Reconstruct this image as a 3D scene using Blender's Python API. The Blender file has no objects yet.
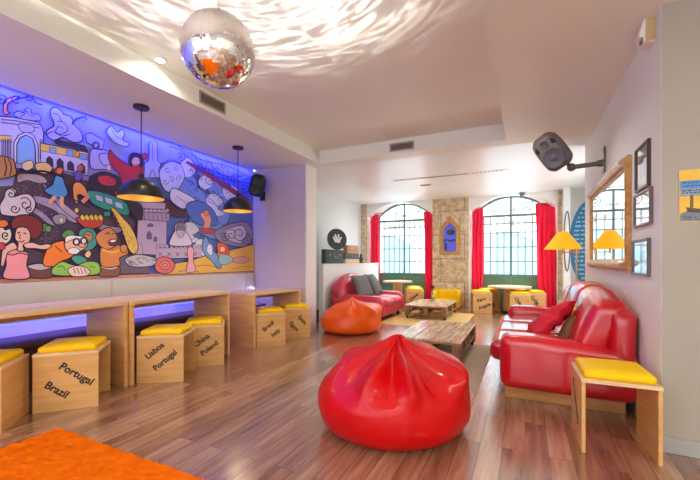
import bpy, bmesh, math, random
from math import sin, cos, pi, atan, sqrt, radians, exp
from mathutils import Vector, Matrix, noise
random.seed(7)
S = bpy.context.scene
C = S.collection

# ---------------------------------------------------------------- camera
F = 365.0                       # focal length in pixels of the 700 px frame
TH = atan(175.0 / 365.0)        # the camera is turned left of the room's long axis
EYE = 1.18
HORIZON = 261.0
cd = bpy.data.cameras.new('camera')
cd.sensor_width = 36.0
cd.lens = F / 700.0 * 36.0
cd.shift_y = (HORIZON - 240.0) / 700.0
cd.clip_start = 0.02
cam = bpy.data.objects.new('camera', cd)
C.objects.link(cam)
cam.location = (0, 0, EYE)
cam.rotation_euler = (pi / 2, 0, TH)
S.camera = cam

def ray(px, py):
    u = (px - 350) / F; v = (HORIZON - py) / F
    return Vector((cos(TH) * u - sin(TH), sin(TH) * u + cos(TH), v))
def on_x(px, py, x):            # survey helper: where a sight line meets the plane X = x
    r = ray(px, py); return Vector((0, 0, EYE)) + r * (x / r.x)
def on_y(px, py, y):
    r = ray(px, py); return Vector((0, 0, EYE)) + r * (y / r.y)
def on_z(px, py, z):
    r = ray(px, py); return Vector((0, 0, EYE)) + r * ((z - EYE) / r.z)

# ---------------------------------------------------------------- colour and materials
def lin(c):
    c = c / 255.0
    return c / 12.92 if c <= 0.04045 else ((c + 0.055) / 1.055) ** 2.4
def rgb(r, g, b): return (lin(r), lin(g), lin(b), 1.0)

def mat(name, col, rough=0.5, metal=0.0, coat=0.0, var=0.0, vscale=6.0, bump=0.0, bscale=60.0, emit=None, estr=0.0, stretch=None, sheen=0.0, spec=None):
    m = bpy.data.materials.new(name); m.use_nodes = True
    nt = m.node_tree; N = nt.nodes; L = nt.links
    p = N['Principled BSDF']
    p.inputs['Base Color'].default_value = col
    p.inputs['Roughness'].default_value = rough
    p.inputs['Metallic'].default_value = metal
    p.inputs['Coat Weight'].default_value = coat
    p.inputs['Coat Roughness'].default_value = 0.12
    if spec is not None: p.inputs['Specular IOR Level'].default_value = spec
    if sheen: p.inputs['Sheen Weight'].default_value = sheen
    if emit:
        p.inputs['Emission Color'].default_value = emit
        p.inputs['Emission Strength'].default_value = estr
    if var or bump:
        tc = N.new('ShaderNodeTexCoord'); mp = N.new('ShaderNodeMapping')
        L.new(tc.outputs['Object'], mp.inputs['Vector'])
        if stretch: mp.inputs['Scale'].default_value = stretch
    if var:
        nz = N.new('ShaderNodeTexNoise'); nz.inputs['Scale'].default_value = vscale
        nz.inputs['Detail'].default_value = 5
        L.new(mp.outputs['Vector'], nz.inputs['Vector'])
        mx = N.new('ShaderNodeMix'); mx.data_type = 'RGBA'
        mx.inputs[6].default_value = tuple(c * (1 - var) for c in col[:3]) + (1,)
        mx.inputs[7].default_value = tuple(min(1, c * (1 + var)) for c in col[:3]) + (1,)
        cr = N.new('ShaderNodeMapRange'); cr.inputs[1].default_value = 0.3; cr.inputs[2].default_value = 0.7
        L.new(nz.outputs['Fac'], cr.inputs[0]); L.new(cr.outputs[0], mx.inputs[0])
        L.new(mx.outputs[2], p.inputs['Base Color'])
    if bump:
        nb = N.new('ShaderNodeTexNoise'); nb.inputs['Scale'].default_value = bscale; nb.inputs['Detail'].default_value = 4
        L.new(mp.outputs['Vector'], nb.inputs['Vector'])
        b = N.new('ShaderNodeBump'); b.inputs['Strength'].default_value = bump; b.inputs['Distance'].default_value = 0.01
        L.new(nb.outputs['Fac'], b.inputs['Height']); L.new(b.outputs['Normal'], p.inputs['Normal'])
    return m

def floor_material():
    m = bpy.data.materials.new('laminate_floor'); m.use_nodes = True
    nt = m.node_tree; N = nt.nodes; L = nt.links; p = N['Principled BSDF']
    tc = N.new('ShaderNodeTexCoord')
    mp = N.new('ShaderNodeMapping'); mp.inputs['Rotation'].default_value = (0, 0, pi / 2)
    L.new(tc.outputs['Object'], mp.inputs['Vector'])
    br = N.new('ShaderNodeTexBrick')
    br.offset = 0.37; br.inputs['Scale'].default_value = 1.0
    br.inputs['Brick Width'].default_value = 1.25; br.inputs['Row Height'].default_value = 0.13
    br.inputs['Mortar Size'].default_value = 0.0016; br.inputs['Mortar Smooth'].default_value = 0.2
    br.inputs['Bias'].default_value = 0.0
    br.inputs['Color1'].default_value = (0, 0, 0, 1); br.inputs['Color2'].default_value = (1, 1, 1, 1)
    br.inputs['Mortar'].default_value = (0.3, 0.3, 0.3, 1)
    L.new(mp.outputs['Vector'], br.inputs['Vector'])
    g = N.new('ShaderNodeMapping'); g.inputs['Scale'].default_value = (14.0, 1.1, 1)
    L.new(tc.outputs['Object'], g.inputs['Vector'])
    ad = N.new('ShaderNodeVectorMath'); ad.operation = 'ADD'
    sc = N.new('ShaderNodeVectorMath'); sc.operation = 'SCALE'; sc.inputs[3].default_value = 9.0
    L.new(br.outputs['Color'], sc.inputs[0]); L.new(g.outputs['Vector'], ad.inputs[0]); L.new(sc.outputs[0], ad.inputs[1])
    nz = N.new('ShaderNodeTexNoise'); nz.inputs['Scale'].default_value = 1.6; nz.inputs['Detail'].default_value = 7
    nz.inputs['Roughness'].default_value = 0.62
    L.new(ad.outputs[0], nz.inputs['Vector'])
    m1 = N.new('ShaderNodeMath'); m1.operation = 'MULTIPLY_ADD'; m1.inputs[1].default_value = 0.30; 
    L.new(br.outputs['Color'], m1.inputs[0]); L.new(nz.outputs['Fac'], m1.inputs[2])
    cr = N.new('ShaderNodeValToRGB')
    e = cr.color_ramp.elements
    e[0].position = 0.32; e[0].color = rgb(88, 60, 44)
    e[1].position = 0.98; e[1].color = rgb(198, 156, 122)
    k = e.new(0.62); k.color = rgb(150, 105, 78)
    L.new(m1.outputs[0], cr.inputs['Fac'])
    mm = N.new('ShaderNodeMix'); mm.data_type = 'RGBA'; mm.inputs[7].default_value = rgb(78, 48, 36)
    L.new(br.outputs['Fac'], mm.inputs[0]); L.new(cr.outputs['Color'], mm.inputs[6])
    L.new(mm.outputs[2], p.inputs['Base Color'])
    p.inputs['Coat Weight'].default_value = 1.0; p.inputs['Coat Roughness'].default_value = .2; p.inputs['Specular IOR Level'].default_value = .85
    rr = N.new('ShaderNodeMapRange'); rr.inputs[3].default_value = 0.16; rr.inputs[4].default_value = 0.30
    L.new(nz.outputs['Fac'], rr.inputs[0]); L.new(rr.outputs[0], p.inputs['Roughness'])
    b = N.new('ShaderNodeBump'); b.inputs['Strength'].default_value = 0.06; b.inputs['Distance'].default_value = 0.003
    L.new(m1.outputs[0], b.inputs['Height']); L.new(b.outputs['Normal'], p.inputs['Normal'])
    return m

def wood_material(name, dark, light, rough=0.45, axis=(1.0, 12.0, 12.0), scale=1.6):
    m = bpy.data.materials.new(name); m.use_nodes = True
    nt = m.node_tree; N = nt.nodes; L = nt.links; p = N['Principled BSDF']
    tc = N.new('ShaderNodeTexCoord'); mp = N.new('ShaderNodeMapping'); mp.inputs['Scale'].default_value = axis
    L.new(tc.outputs['Object'], mp.inputs['Vector'])
    nz = N.new('ShaderNodeTexNoise'); nz.inputs['Scale'].default_value = scale; nz.inputs['Detail'].default_value = 6
    nz.inputs['Distortion'].default_value = 0.4
    L.new(mp.outputs['Vector'], nz.inputs['Vector'])
    cr = N.new('ShaderNodeValToRGB'); e = cr.color_ramp.elements
    e[0].position = 0.3; e[0].color = dark; e[1].position = 0.7; e[1].color = light
    L.new(nz.outputs['Fac'], cr.inputs['Fac']); L.new(cr.outputs['Color'], p.inputs['Base Color'])
    p.inputs['Roughness'].default_value = rough
    return m

def stone_material():
    m = bpy.data.materials.new('rough_stone'); m.use_nodes = True
    nt = m.node_tree; N = nt.nodes; L = nt.links; p = N['Principled BSDF']
    tc = N.new('ShaderNodeTexCoord'); mp = N.new('ShaderNodeMapping')
    mp.inputs['Rotation'].default_value = (-pi / 2, 0, 0)
    L.new(tc.outputs['Object'], mp.inputs['Vector'])
    br = N.new('ShaderNodeTexBrick'); br.offset = 0.4
    br.inputs['Scale'].default_value = 1; br.inputs['Brick Width'].default_value = 1.0; br.inputs['Row Height'].default_value = 0.62
    br.inputs['Mortar Size'].default_value = 0.01; br.inputs['Mortar Smooth'].default_value = 0.6
    br.inputs['Color1'].default_value = rgb(236, 218, 188); br.inputs['Color2'].default_value = rgb(222, 200, 166)
    br.inputs['Mortar'].default_value = rgb(150, 126, 98)
    L.new(mp.outputs['Vector'], br.inputs['Vector'])
    nz = N.new('ShaderNodeTexNoise'); nz.inputs['Scale'].default_value = 7; nz.inputs['Detail'].default_value = 9; nz.inputs['Roughness'].default_value = 0.7
    L.new(tc.outputs['Object'], nz.inputs['Vector'])
    cr = N.new('ShaderNodeValToRGB'); e = cr.color_ramp.elements
    e[0].position = 0.33; e[0].color = rgb(120, 96, 70); e[1].position = 0.6; e[1].color = rgb(255, 250, 240)
    L.new(nz.outputs['Fac'], cr.inputs['Fac'])
    mx = N.new('ShaderNodeMix'); mx.data_type = 'RGBA'; mx.blend_type = 'MULTIPLY'; mx.inputs[0].default_value = 0.68
    L.new(br.outputs['Color'], mx.inputs[6]); L.new(cr.outputs['Color'], mx.inputs[7])
    L.new(mx.outputs[2], p.inputs['Base Color']); p.inputs['Roughness'].default_value = 0.9
    b = N.new('ShaderNodeBump'); b.inputs['Strength'].default_value = 0.5; b.inputs['Distance'].default_value = 0.02
    L.new(nz.outputs['Fac'], b.inputs['Height']); L.new(b.outputs['Normal'], p.inputs['Normal'])
    return m

def glass_material(name, tint=(1, 1, 1, 1), refl=0.08):
    m = bpy.data.materials.new(name); m.use_nodes = True
    nt = m.node_tree; N = nt.nodes; L = nt.links
    N.remove(N['Principled BSDF'])
    o = N['Material Output']
    t = N.new('ShaderNodeBsdfTransparent'); t.inputs[0].default_value = tint
    g = N.new('ShaderNodeBsdfGlossy'); g.inputs['Roughness'].default_value = 0.02
    fr = N.new('ShaderNodeLayerWeight'); fr.inputs[0].default_value = 0.25
    mr = N.new('ShaderNodeMapRange'); mr.inputs[3].default_value = refl * 0.5; mr.inputs[4].default_value = min(1, refl * 5)
    L.new(fr.outputs['Fresnel'], mr.inputs[0])
    x = N.new('ShaderNodeMixShader')
    L.new(mr.outputs[0], x.inputs[0]); L.new(t.outputs[0], x.inputs[1]); L.new(g.outputs[0], x.inputs[2])
    L.new(x.outputs[0], o.inputs['Surface'])
    return m

M = {}
M['wall'] = mat('white_wall_paint', rgb(236, 242, 238), 0.6, var=0.02, vscale=2, bump=0.03, bscale=40)
M['wall_satin'] = mat('satin_wall_paint_violet_cast', rgb(200, 186, 194), 0.28, var=0.03, vscale=1.5, bump=0.16, bscale=5, stretch=(1, 1, 6))  # mauve in the colour stands in for shade and violet strip glow
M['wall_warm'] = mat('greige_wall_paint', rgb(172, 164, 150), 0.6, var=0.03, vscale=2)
M['wall_green'] = mat('pale_grey_green_wall_paint', rgb(222, 228, 228), 0.5, var=0.02, vscale=2)
M['ceiling'] = mat('ceiling_paint', rgb(236, 240, 230), 0.5, var=0.02, vscale=1.2, bump=0.02, bscale=12)
M['ceiling_rear'] = mat('satin_ceiling_paint', rgb(238, 243, 244), 0.34, var=0.02, vscale=1.2, bump=0.02, bscale=12)
M['floor'] = floor_material()
M['stone'] = stone_material()
M['ply'] = wood_material('birch_plywood', rgb(212, 158, 90), rgb(232, 184, 116), 0.42, (1.2, 1.2, 14))
M['ply_top'] = wood_material('birch_plywood_top', rgb(216, 176, 128), rgb(236, 204, 160), 0.32, (14, 1.2, 14))
M['ply_edge'] = wood_material('plywood_edge', rgb(226, 190, 138), rgb(246, 216, 170), 0.5, (2, 2, 60))
M['plinth'] = wood_material('golden_wood_plinth', rgb(196, 134, 70), rgb(220, 164, 96), 0.4, (1.2, 14, 14))
M['orange_wood'] = wood_material('orange_wood_rail', rgb(196, 128, 72), rgb(216, 150, 90), 0.4, (14, 1.2, 14))
M['pallet'] = wood_material('pallet_wood_window_sheen', rgb(166, 122, 86), rgb(244, 220, 186), 0.26, (14, 1.5, 14), 2.2)  # pale streaks in the colour stand in for window reflections on the tops
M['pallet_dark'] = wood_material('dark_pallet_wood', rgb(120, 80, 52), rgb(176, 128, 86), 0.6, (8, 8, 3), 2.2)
M['yellow'] = mat('yellow_vinyl', rgb(252, 204, 2), 0.45, spec=.25, var=0.04, bump=0.05, bscale=50)
M['yellow_shade'] = mat('yellow_fabric_shade', rgb(246, 190, 40), 0.7, emit=rgb(255, 180, 20), estr=0.35, var=0.06)
M['red'] = mat('red_leatherette', rgb(206, 2, 10), 0.42, spec=.22, coat=0.32, var=0.05, vscale=3, bump=0.06, bscale=30)
M['red_leather'] = mat('red_leather', rgb(208, 14, 30), 0.34, coat=0.9, var=0.05, vscale=3, bump=0.08, bscale=40)
M['red_seat'] = mat('red_seat_leather', rgb(204, 18, 36), 0.2, spec=.8, coat=1.0, var=.04, vscale=3)
M['red_pink'] = mat('faded_red_leather', rgb(206, 54, 74), 0.38, coat=0.3, var=0.07, vscale=3, bump=0.08, bscale=40)
M['orange'] = mat('orange_leatherette', rgb(240, 90, 6), 0.42, spec=.22, coat=0.3, var=0.05, vscale=3, bump=0.05, bscale=30)
M['orange_rug'] = mat('orange_shag', rgb(255, 112, 6), 0.95, var=0.16, vscale=16, bump=0.6, bscale=160, spec=.05)
M['curtain'] = mat('red_curtain', rgb(252, 52, 88), 0.8, var=0.05, vscale=3, spec=.1)  # lighter pink in the colour stands in for daylight through the cloth
M['cushion_red'] = mat('red_cushion_cotton', rgb(214, 22, 48), 0.75, var=0.08, bump=0.1, bscale=80)
M['cushion_grey'] = mat('grey_cushion_cotton', rgb(112, 112, 114), 0.85, var=0.1, bump=0.2, bscale=120)
M['cushion_plaid'] = mat('brown_cushion_cotton', rgb(122, 82, 52), 0.85, var=0.5, vscale=40)
M['black'] = mat('black_plastic', rgb(26, 26, 30), 0.45, var=0.1)
M['black_metal'] = mat('black_painted_metal', rgb(30, 28, 30), 0.35, metal=0.2, coat=0.2)
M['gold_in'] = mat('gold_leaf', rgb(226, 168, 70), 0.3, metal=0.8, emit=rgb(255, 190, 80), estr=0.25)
M['brass'] = mat('brass', rgb(206, 160, 84), 0.25, metal=1.0)
M['gilt'] = mat('gilded_frame', rgb(206, 158, 88), 0.4, metal=0.35, var=0.2, vscale=25, bump=0.4, bscale=60)
M['silver_gilt'] = mat('silver_gilt_carving', rgb(232, 216, 186), 0.38, metal=0.2, var=0.25, vscale=30, bump=0.5, bscale=70)
M['mirror'] = mat('mirror_silver', (0.92, 0.94, 0.95, 1), 0.0, metal=1.0)
M['chrome'] = mat('chrome', (0.8, 0.8, 0.82, 1), 0.12, metal=1.0)
M['ball'] = mat('mirror_tiles', (0.93, 0.91, 0.88, 1), 0.03, metal=1.0)
M['white_plastic'] = mat('white_plastic', rgb(236, 234, 230), 0.4)
M['cream_plastic'] = mat('aged_cream_plastic', rgb(206, 184, 130), 0.5)
M['vent_dark'] = mat('vent_dark', rgb(74, 66, 58), 0.7)
M['vent_slat'] = mat('vent_slat', rgb(150, 140, 126), 0.5, metal=0.3)
M['grille_brown'] = mat('brown_grille', rgb(176, 140, 112), 0.6)
M['frame_dark'] = mat('dark_frame', rgb(66, 54, 48), 0.35, coat=0.3, var=0.1)
M['frame_grey'] = mat('pewter_frame', rgb(120, 112, 106), 0.3, metal=0.5, var=0.1)
M['paper'] = mat('white_mat_board', rgb(238, 238, 240), 0.6)
M['print'] = mat('faint_print', rgb(186, 200, 214), 0.5, var=0.3, vscale=20)
M['win_metal'] = mat('green_grey_window_metal', rgb(104, 138, 136), 0.45, var=0.05)
M['win_green'] = mat('green_door_panel', rgb(84, 134, 110), 0.45, var=0.06, vscale=4)
M['reveal'] = mat('white_reveal_plaster', rgb(238, 236, 234), 0.6, var=0.02)
M['glass'] = glass_material('window_glass', refl=0.05)
M['glass_pic'] = glass_material('picture_glass', refl=0.12)
M['glass_vase'] = glass_material('vase_glass', (0.9, 0.93, 0.92, 1), refl=0.2)
M['spk_grey'] = mat('grey_speaker_shell', rgb(118, 108, 104), 0.4, var=0.04)
M['spk_cone'] = mat('grey_speaker_cone', rgb(92, 90, 104), 0.6, var=0.1, vscale=40)
M['dark_port'] = mat('dark_port', rgb(46, 40, 40), 0.7)
M['bench'] = mat('dark_brown_bench_vinyl', rgb(84, 60, 52), 0.45, var=0.1)
M['backrest'] = mat('greige_backrest_panel', rgb(212, 206, 196), 0.45, var=0.02)
M['rug_jute'] = mat('jute_rug', rgb(216, 178, 104), 0.95, var=0.14, vscale=60, bump=0.5, bscale=200)
M['rug_beige'] = mat('beige_rug', rgb(192, 174, 150), 0.95, var=0.18, vscale=50, bump=0.6, bscale=180)
M['green_case'] = mat('dark_green_case', rgb(46, 66, 60), 0.5, var=0.15)
M['tan_wood'] = wood_material('tan_wooden_case', rgb(180, 124, 74), rgb(210, 158, 104), 0.5, (12, 2, 12))
M['cream'] = mat('cream_card', rgb(232, 202, 156), 0.7, var=0.06)
M['dark_brown'] = mat('dark_brown_wood', rgb(58, 42, 30), 0.6, var=0.2)
M['blue_sign'] = mat('teal_blue_sign', rgb(28, 118, 168), 0.45, var=0.12, vscale=5)
M['sign_text'] = mat('pale_sign_lettering', rgb(140, 196, 222), 0.5)
M['ink'] = mat('black_lettering', rgb(28, 24, 24), 0.6)
M['facade'] = mat('pale_facade_render', rgb(240, 240, 238), 0.8, var=0.03)
M['facade_blue'] = mat('pale_blue_shutter', rgb(140, 186, 206), 0.6, var=0.05)
M['facade_trim'] = mat('grey_facade_trim', rgb(206, 210, 214), 0.7)
M['street'] = mat('street_paving', rgb(200, 198, 194), 0.9, var=0.1)
M['rose'] = mat('dark_red_petal', rgb(120, 10, 26), 0.6)
M['stem'] = mat('green_stem', rgb(52, 92, 44), 0.6)
M['lamp_white'] = mat('lit_lamp_lens', (1, 1, 1, 1), 0.4, emit=(1.0, 0.93, 0.82, 1), estr=14)
M['lamp_soft'] = mat('soft_lamp_lens', (1, 1, 1, 1), 0.4, emit=(1.0, 0.95, 0.9, 1), estr=2.5)
M['led_blue'] = mat('blue_led_strip', (0.1, 0.1, 1, 1), 0.4, emit=(0.03, 0.04, 1.0, 1), estr=6)
M['lamp_orange'] = mat('warm_lantern_glow', (1, 0.6, 0.2, 1), 0.4, emit=(1.0, 0.5, 0.15, 1), estr=1.5)
M['rubber'] = mat('black_rubber', rgb(24, 24, 24), 0.7)

# ---------------------------------------------------------------- mesh helpers
def new(): return bmesh.new()

def link(name, bm, mats, parent=None, smooth=True, loc=None):
    bmesh.ops.recalc_face_normals(bm, faces=bm.faces)
    me = bpy.data.meshes.new(name); bm.to_mesh(me); bm.free()
    for m in (mats if isinstance(mats, (list, tuple)) else [mats]): me.materials.append(m)
    if smooth:
        for p in me.polygons: p.use_smooth = True
        try: me.set_sharp_from_angle(angle=radians(38))
        except Exception: pass
    o = bpy.data.objects.new(name, me); C.objects.link(o)
    if parent is not None: o.parent = parent
    if loc is not None: o.location = loc
    return o

def flat(name, bm, mats, parent=None): return link(name, bm, mats, parent, smooth=False)

def tag(o, label, cat, group=None, kind=None):
    o['label'] = label; o['category'] = cat
    if group: o['group'] = group
    if kind: o['kind'] = kind
    return o

def thing(name, label, cat, loc=(0, 0, 0), rz=0.0, group=None):
    o = bpy.data.objects.new(name, None); o.empty_display_size = 0.1
    C.objects.link(o); o.location = loc; o.rotation_euler = (0, 0, rz)
    return tag(o, label, cat, group)

def struct(o): o['kind'] = 'structure'; return o

def dup(root, loc, rz, label, group=None):
    r = root.copy(); C.objects.link(r); r.location = loc; r.rotation_euler = (0, 0, rz); r['label'] = label
    if group: r['group'] = group
    for ch in list(root.children):
        c = ch.copy(); C.objects.link(c); c.parent = r
        for g in list(ch.children):
            d = g.copy(); C.objects.link(d); d.parent = c
    return r

def box(bm, x0, x1, y0, y1, z0, z1, bev=0.0, mx=None, mi=0):
    r = bmesh.ops.create_cube(bm, size=1.0)
    vs = r['verts']
    for v in vs:
        v.co = Vector((x0 + (v.co.x + .5) * (x1 - x0), y0 + (v.co.y + .5) * (y1 - y0), z0 + (v.co.z + .5) * (z1 - z0)))
    fs = list({f for v in vs for f in v.link_faces})
    if bev > 0:
        es = list({e for v in vs for e in v.link_edges})
        g = bmesh.ops.bevel(bm, geom=es, offset=bev, segments=2, affect='EDGES', profile=0.5)
        seen = set(g['verts']); fs = list({f for v in seen if v.is_valid for f in v.link_faces})
        vs = list({v for f in fs for v in f.verts})
    for f in fs: f.material_index = mi
    if mx is not None:
        for v in vs: v.co = mx @ v.co
    return vs

def tube(bm, pts, r, seg=8, mi=0, closed=False, cap=True):
    pts = [Vector(p) for p in pts]; n = len(pts)
    rs = r if isinstance(r, (list, tuple)) else [r] * n
    rings = []
    up = None
    for i, p in enumerate(pts):
        if closed: d = pts[(i + 1) % n] - pts[i - 1]
        else: d = pts[min(i + 1, n - 1)] - pts[max(i - 1, 0)]
        d.normalize()
        if up is None:
            up = Vector((0, 0, 1)) if abs(d.z) < 0.9 else Vector((1, 0, 0))
        a = d.cross(up)
        if a.length < 1e-5: a = d.cross(Vector((0, 1, 0)))
        a.normalize(); b = a.cross(d); b.normalize(); up = b
        rings.append([bm.verts.new(p + (a * cos(2 * pi * k / seg) + b * sin(2 * pi * k / seg)) * rs[i]) for k in range(seg)])
    m = n if closed else n - 1
    for i in range(m):
        A = rings[i]; B = rings[(i + 1) % n]
        for k in range(seg):
            f = bm.faces.new((A[k], A[(k + 1) % seg], B[(k + 1) % seg], B[k])); f.material_index = mi
    if cap and not closed:
        for R in (rings[0], rings[-1]):
            f = bm.faces.new(R); f.material_index = mi

def lathe(bm, prof, seg=32, mi=0, center=(0, 0, 0), mx=None, close=True):
    cx, cy, cz = center
    rings = []
    allv = []
    for (r, z) in prof:
        if r < 1e-6: ring = [bm.verts.new((cx, cy, cz + z))]
        else: ring = [bm.verts.new((cx + r * cos(2 * pi * k / seg), cy + r * sin(2 * pi * k / seg), cz + z)) for k in range(seg)]
        rings.append(ring); allv += ring
    for A, B in zip(rings, rings[1:]):
        for k in range(seg):
            k2 = (k + 1) % seg
            if len(A) == 1 and len(B) == 1: continue
            if len(A) == 1: f = bm.faces.new((A[0], B[k2], B[k]))
            elif len(B) == 1: f = bm.faces.new((A[k], A[k2], B[0]))
            else: f = bm.faces.new((A[k], A[k2], B[k2], B[k]))
            f.material_index = mi
    if mx is not None:
        for v in allv: v.co = mx @ v.co
    return allv

def soft(bm, x0, x1, y0, y1, z0, z1, r=0.05, puff=(0, 0, 0), n=12, fn=None, mx=None, mi=0):
    """rounded, puffed upholstery block"""
    c = Vector(((x0 + x1) / 2, (y0 + y1) / 2, (z0 + z1) / 2)); h = Vector(((x1 - x0) / 2, (y1 - y0) / 2, (z1 - z0) / 2))
    r = min(r, h.x * .98, h.y * .98, h.z * .98)
    tmp = bmesh.new()
    bmesh.ops.create_cube(tmp, size=2.0)
    bmesh.ops.subdivide_edges(tmp, edges=tmp.edges[:], cuts=n - 1, use_grid_fill=True)
    vmap = {}
    for v in tmp.verts:
        p = v.co.copy()
        ax = [abs(p.x) > .999, abs(p.y) > .999, abs(p.z) > .999]
        q = Vector((0, 0, 0))
        for i in range(3):
            s = sin(p[i] * pi / 2) * 0.55 + p[i] * 0.45
            q[i] = s * h[i]
        inner = Vector([max(-(h[i] - r), min(h[i] - r, q[i])) for i in range(3)])
        d = q - inner
        if d.length > 1e-9: d.normalize()
        w = inner + d * r
        for i in range(3):
            j, k = (i + 1) % 3, (i + 2) % 3
            if puff[i]:
                amt = (1 - p[j] ** 2) * (1 - p[k] ** 2)
                w[i] += puff[i] * amt * max(-1, min(1, p[i]))
        w = w + c
        if fn: w = fn(w, p)
        if mx is not None: w = mx @ w
        vmap[v] = bm.verts.new(w)
    for f in tmp.faces:
        g = bm.faces.new([vmap[v] for v in f.verts]); g.material_index = mi
    tmp.free()

def text_mesh(txt, size, bold=0.03):
    cu = bpy.data.curves.new('lettering', 'FONT'); cu.body = txt; cu.size = size
    cu.align_x = 'CENTER'; cu.align_y = 'CENTER'; cu.offset = bold * size; cu.resolution_u = 3
    o = bpy.data.objects.new('lettering', cu); C.objects.link(o)
    bpy.context.view_layer.update()
    dg = bpy.context.evaluated_depsgraph_get()
    me = bpy.data.meshes.new_from_object(o.evaluated_get(dg))
    bpy.data.objects.remove(o); bpy.data.curves.remove(cu)
    return me

def add_text(bm, txt, size, mx, bold=0.03, mi=0):
    me = text_mesh(txt, size, bold)
    n0 = len(bm.verts); f0 = len(bm.faces)
    bm.from_mesh(me); bm.verts.ensure_lookup_table(); bm.faces.ensure_lookup_table()
    for v in bm.verts[n0:]: v.co = mx @ v.co
    for f in bm.faces[f0:]: f.material_index = mi
    bpy.data.meshes.remove(me)

def frame_mx(origin, xdir, ydir):
    x = Vector(xdir).normalized(); y = Vector(ydir).normalized(); z = x.cross(y)
    m = Matrix.Identity(4)
    for i in range(3): m[i][0] = x[i]; m[i][1] = y[i]; m[i][2] = z[i]; m[i][3] = origin[i]
    return m
# ---------------------------------------------------------------- the setting
CE = 2.77                                  # ceiling height
CR = 2.81                                  # rear bay ceiling
WT = CR + .06
RX0, RX1, RY0, RY1, RZ = -3.03, -0.23, -1.6, 5.17, 2.98    # raised ceiling recess
WL, WR = -4.35, 0.767                      # mural wall and mirror wall
YB = 9.72                                  # stone wall
YR = -2.8                                  # end of the room behind the camera

bm = new(); box(bm, -6, 4.5, YR - .3, 10.6, -0.12, 0); struct(flat('floor', bm, M['floor']))
bm = new(); box(bm, -8, 7, 10.6, 15, -0.16, -0.04); struct(flat('trim_street', bm, M['street']))

# main ceiling with the rectangular recess
bm = new()
T = 0.35
box(bm, -4.26, RX0, YR, 5.45, CE, CE + T)
box(bm, RX1, 4.2, YR, 5.45, CE, CE + T)
box(bm, RX0, RX1, RY1, 5.45, CE, CE + T)
box(bm, RX0, RX1, YR, RY0, CE, CE + T)
struct(flat('ceiling', bm, M['ceiling']))
bm = new(); box(bm, RX0, RX1, RY0, RY1, RZ, RZ + .14); o = struct(flat('ceiling_recess', bm, M['ceiling']))
bm = new(); box(bm, -4.6, 2.0, 5.45, YB + .02, CR, CE + T); struct(flat('ceiling_rear', bm, M['ceiling_rear']))
# slot for the blue light above the mural wall
bm = new(); box(bm, -4.6, -4.26, YR, 5.45, CE + .12, CE + T); struct(flat('ceiling_slot', bm, M['ceiling']))

bm = new(); box(bm, WL - .22, WL - .026, YR, 5.13, 0, CE + .12); struct(flat('wall_left', bm, M['wall']))
bm = new(); box(bm, WL - .2, -3.25, 5.1, 5.4, 0, CE); struct(flat('wall_pillar', bm, M['wall_satin']))
bm = new(); box(bm, -3.252, -3.235, 5.09, 5.41, 0, CE, .004); struct(flat('trim_pillar', bm, M['white_plastic']))
bm = new(); box(bm, -4.55, -4.3, 5.4, YB, 0, WT); struct(flat('wall_left_rear', bm, M['wall_green']))
bm = new(); box(bm, WR, WR + .2, 2.882, 6.1, 0, WT); struct(flat('wall_right', bm, M['wall']))
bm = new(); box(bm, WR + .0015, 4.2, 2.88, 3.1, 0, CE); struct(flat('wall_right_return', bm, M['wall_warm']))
bm = new(); box(bm, WR - .012, 4.2, 2.862, 2.88, 0, .095, .004); box(bm, WR - .012, WR, 2.862, 6.1, 0, .095, .004)
struct(flat('baseboard_right', bm, mat('grey_baseboard', rgb(170, 168, 166), .5)))
bm = new(); box(bm, 1.7, 1.9, 5.9, YB, 0, WT); box(bm, .967, 1.9, 5.9, 6.1, 0, WT); struct(flat('wall_right_rear', bm, M['wall']))
# behind the camera: side wall and an end wall with openings added for fill light, unseen
bm = new(); box(bm, 4.2, 4.4, YR, 3.1, 0, CE); struct(flat('wall_far_right', bm, M['wall']))
bm = new()
box(bm, -4.6, 4.4, YR - .2, YR, 0, .35); box(bm, -4.6, 4.4, YR - .2, YR, 2.55, CE + .3)
for x in (-4.6, -2.4, -.1, 2.2, 4.1): box(bm, x, x + .3, YR - .2, YR, .35, 2.55)
struct(flat('wall_behind', bm, M['wall']))

# ---- stone back wall with two arched niches
N1 = (-4.12, -2.22); N2 = (-1.25, .67)     # niche extents in X
NY = 10.02                                  # window plane
def niche_wall():
    bm = new()
    for a, b, n in ((-4.6, N1[0], 's'), (N1[1], -1.30, 's'), (.69, .775, 's')):
        box(bm, a, b, YB, NY + .3, 0, WT)
    return struct(flat('wall_back', bm, M['stone']))
niche_wall()
bm = new()
box(bm, -1.30, N2[0], YB - .005, NY + .3, 0, WT); box(bm, N2[1], .69, YB - .005, NY + .3, 0, WT)
box(bm, -2.225, N1[1] + .004, YB + .02, NY + .3, 0, WT); box(bm, N1[0], N1[0] + .004, YB + .02, NY + .3, 0, WT)
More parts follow.
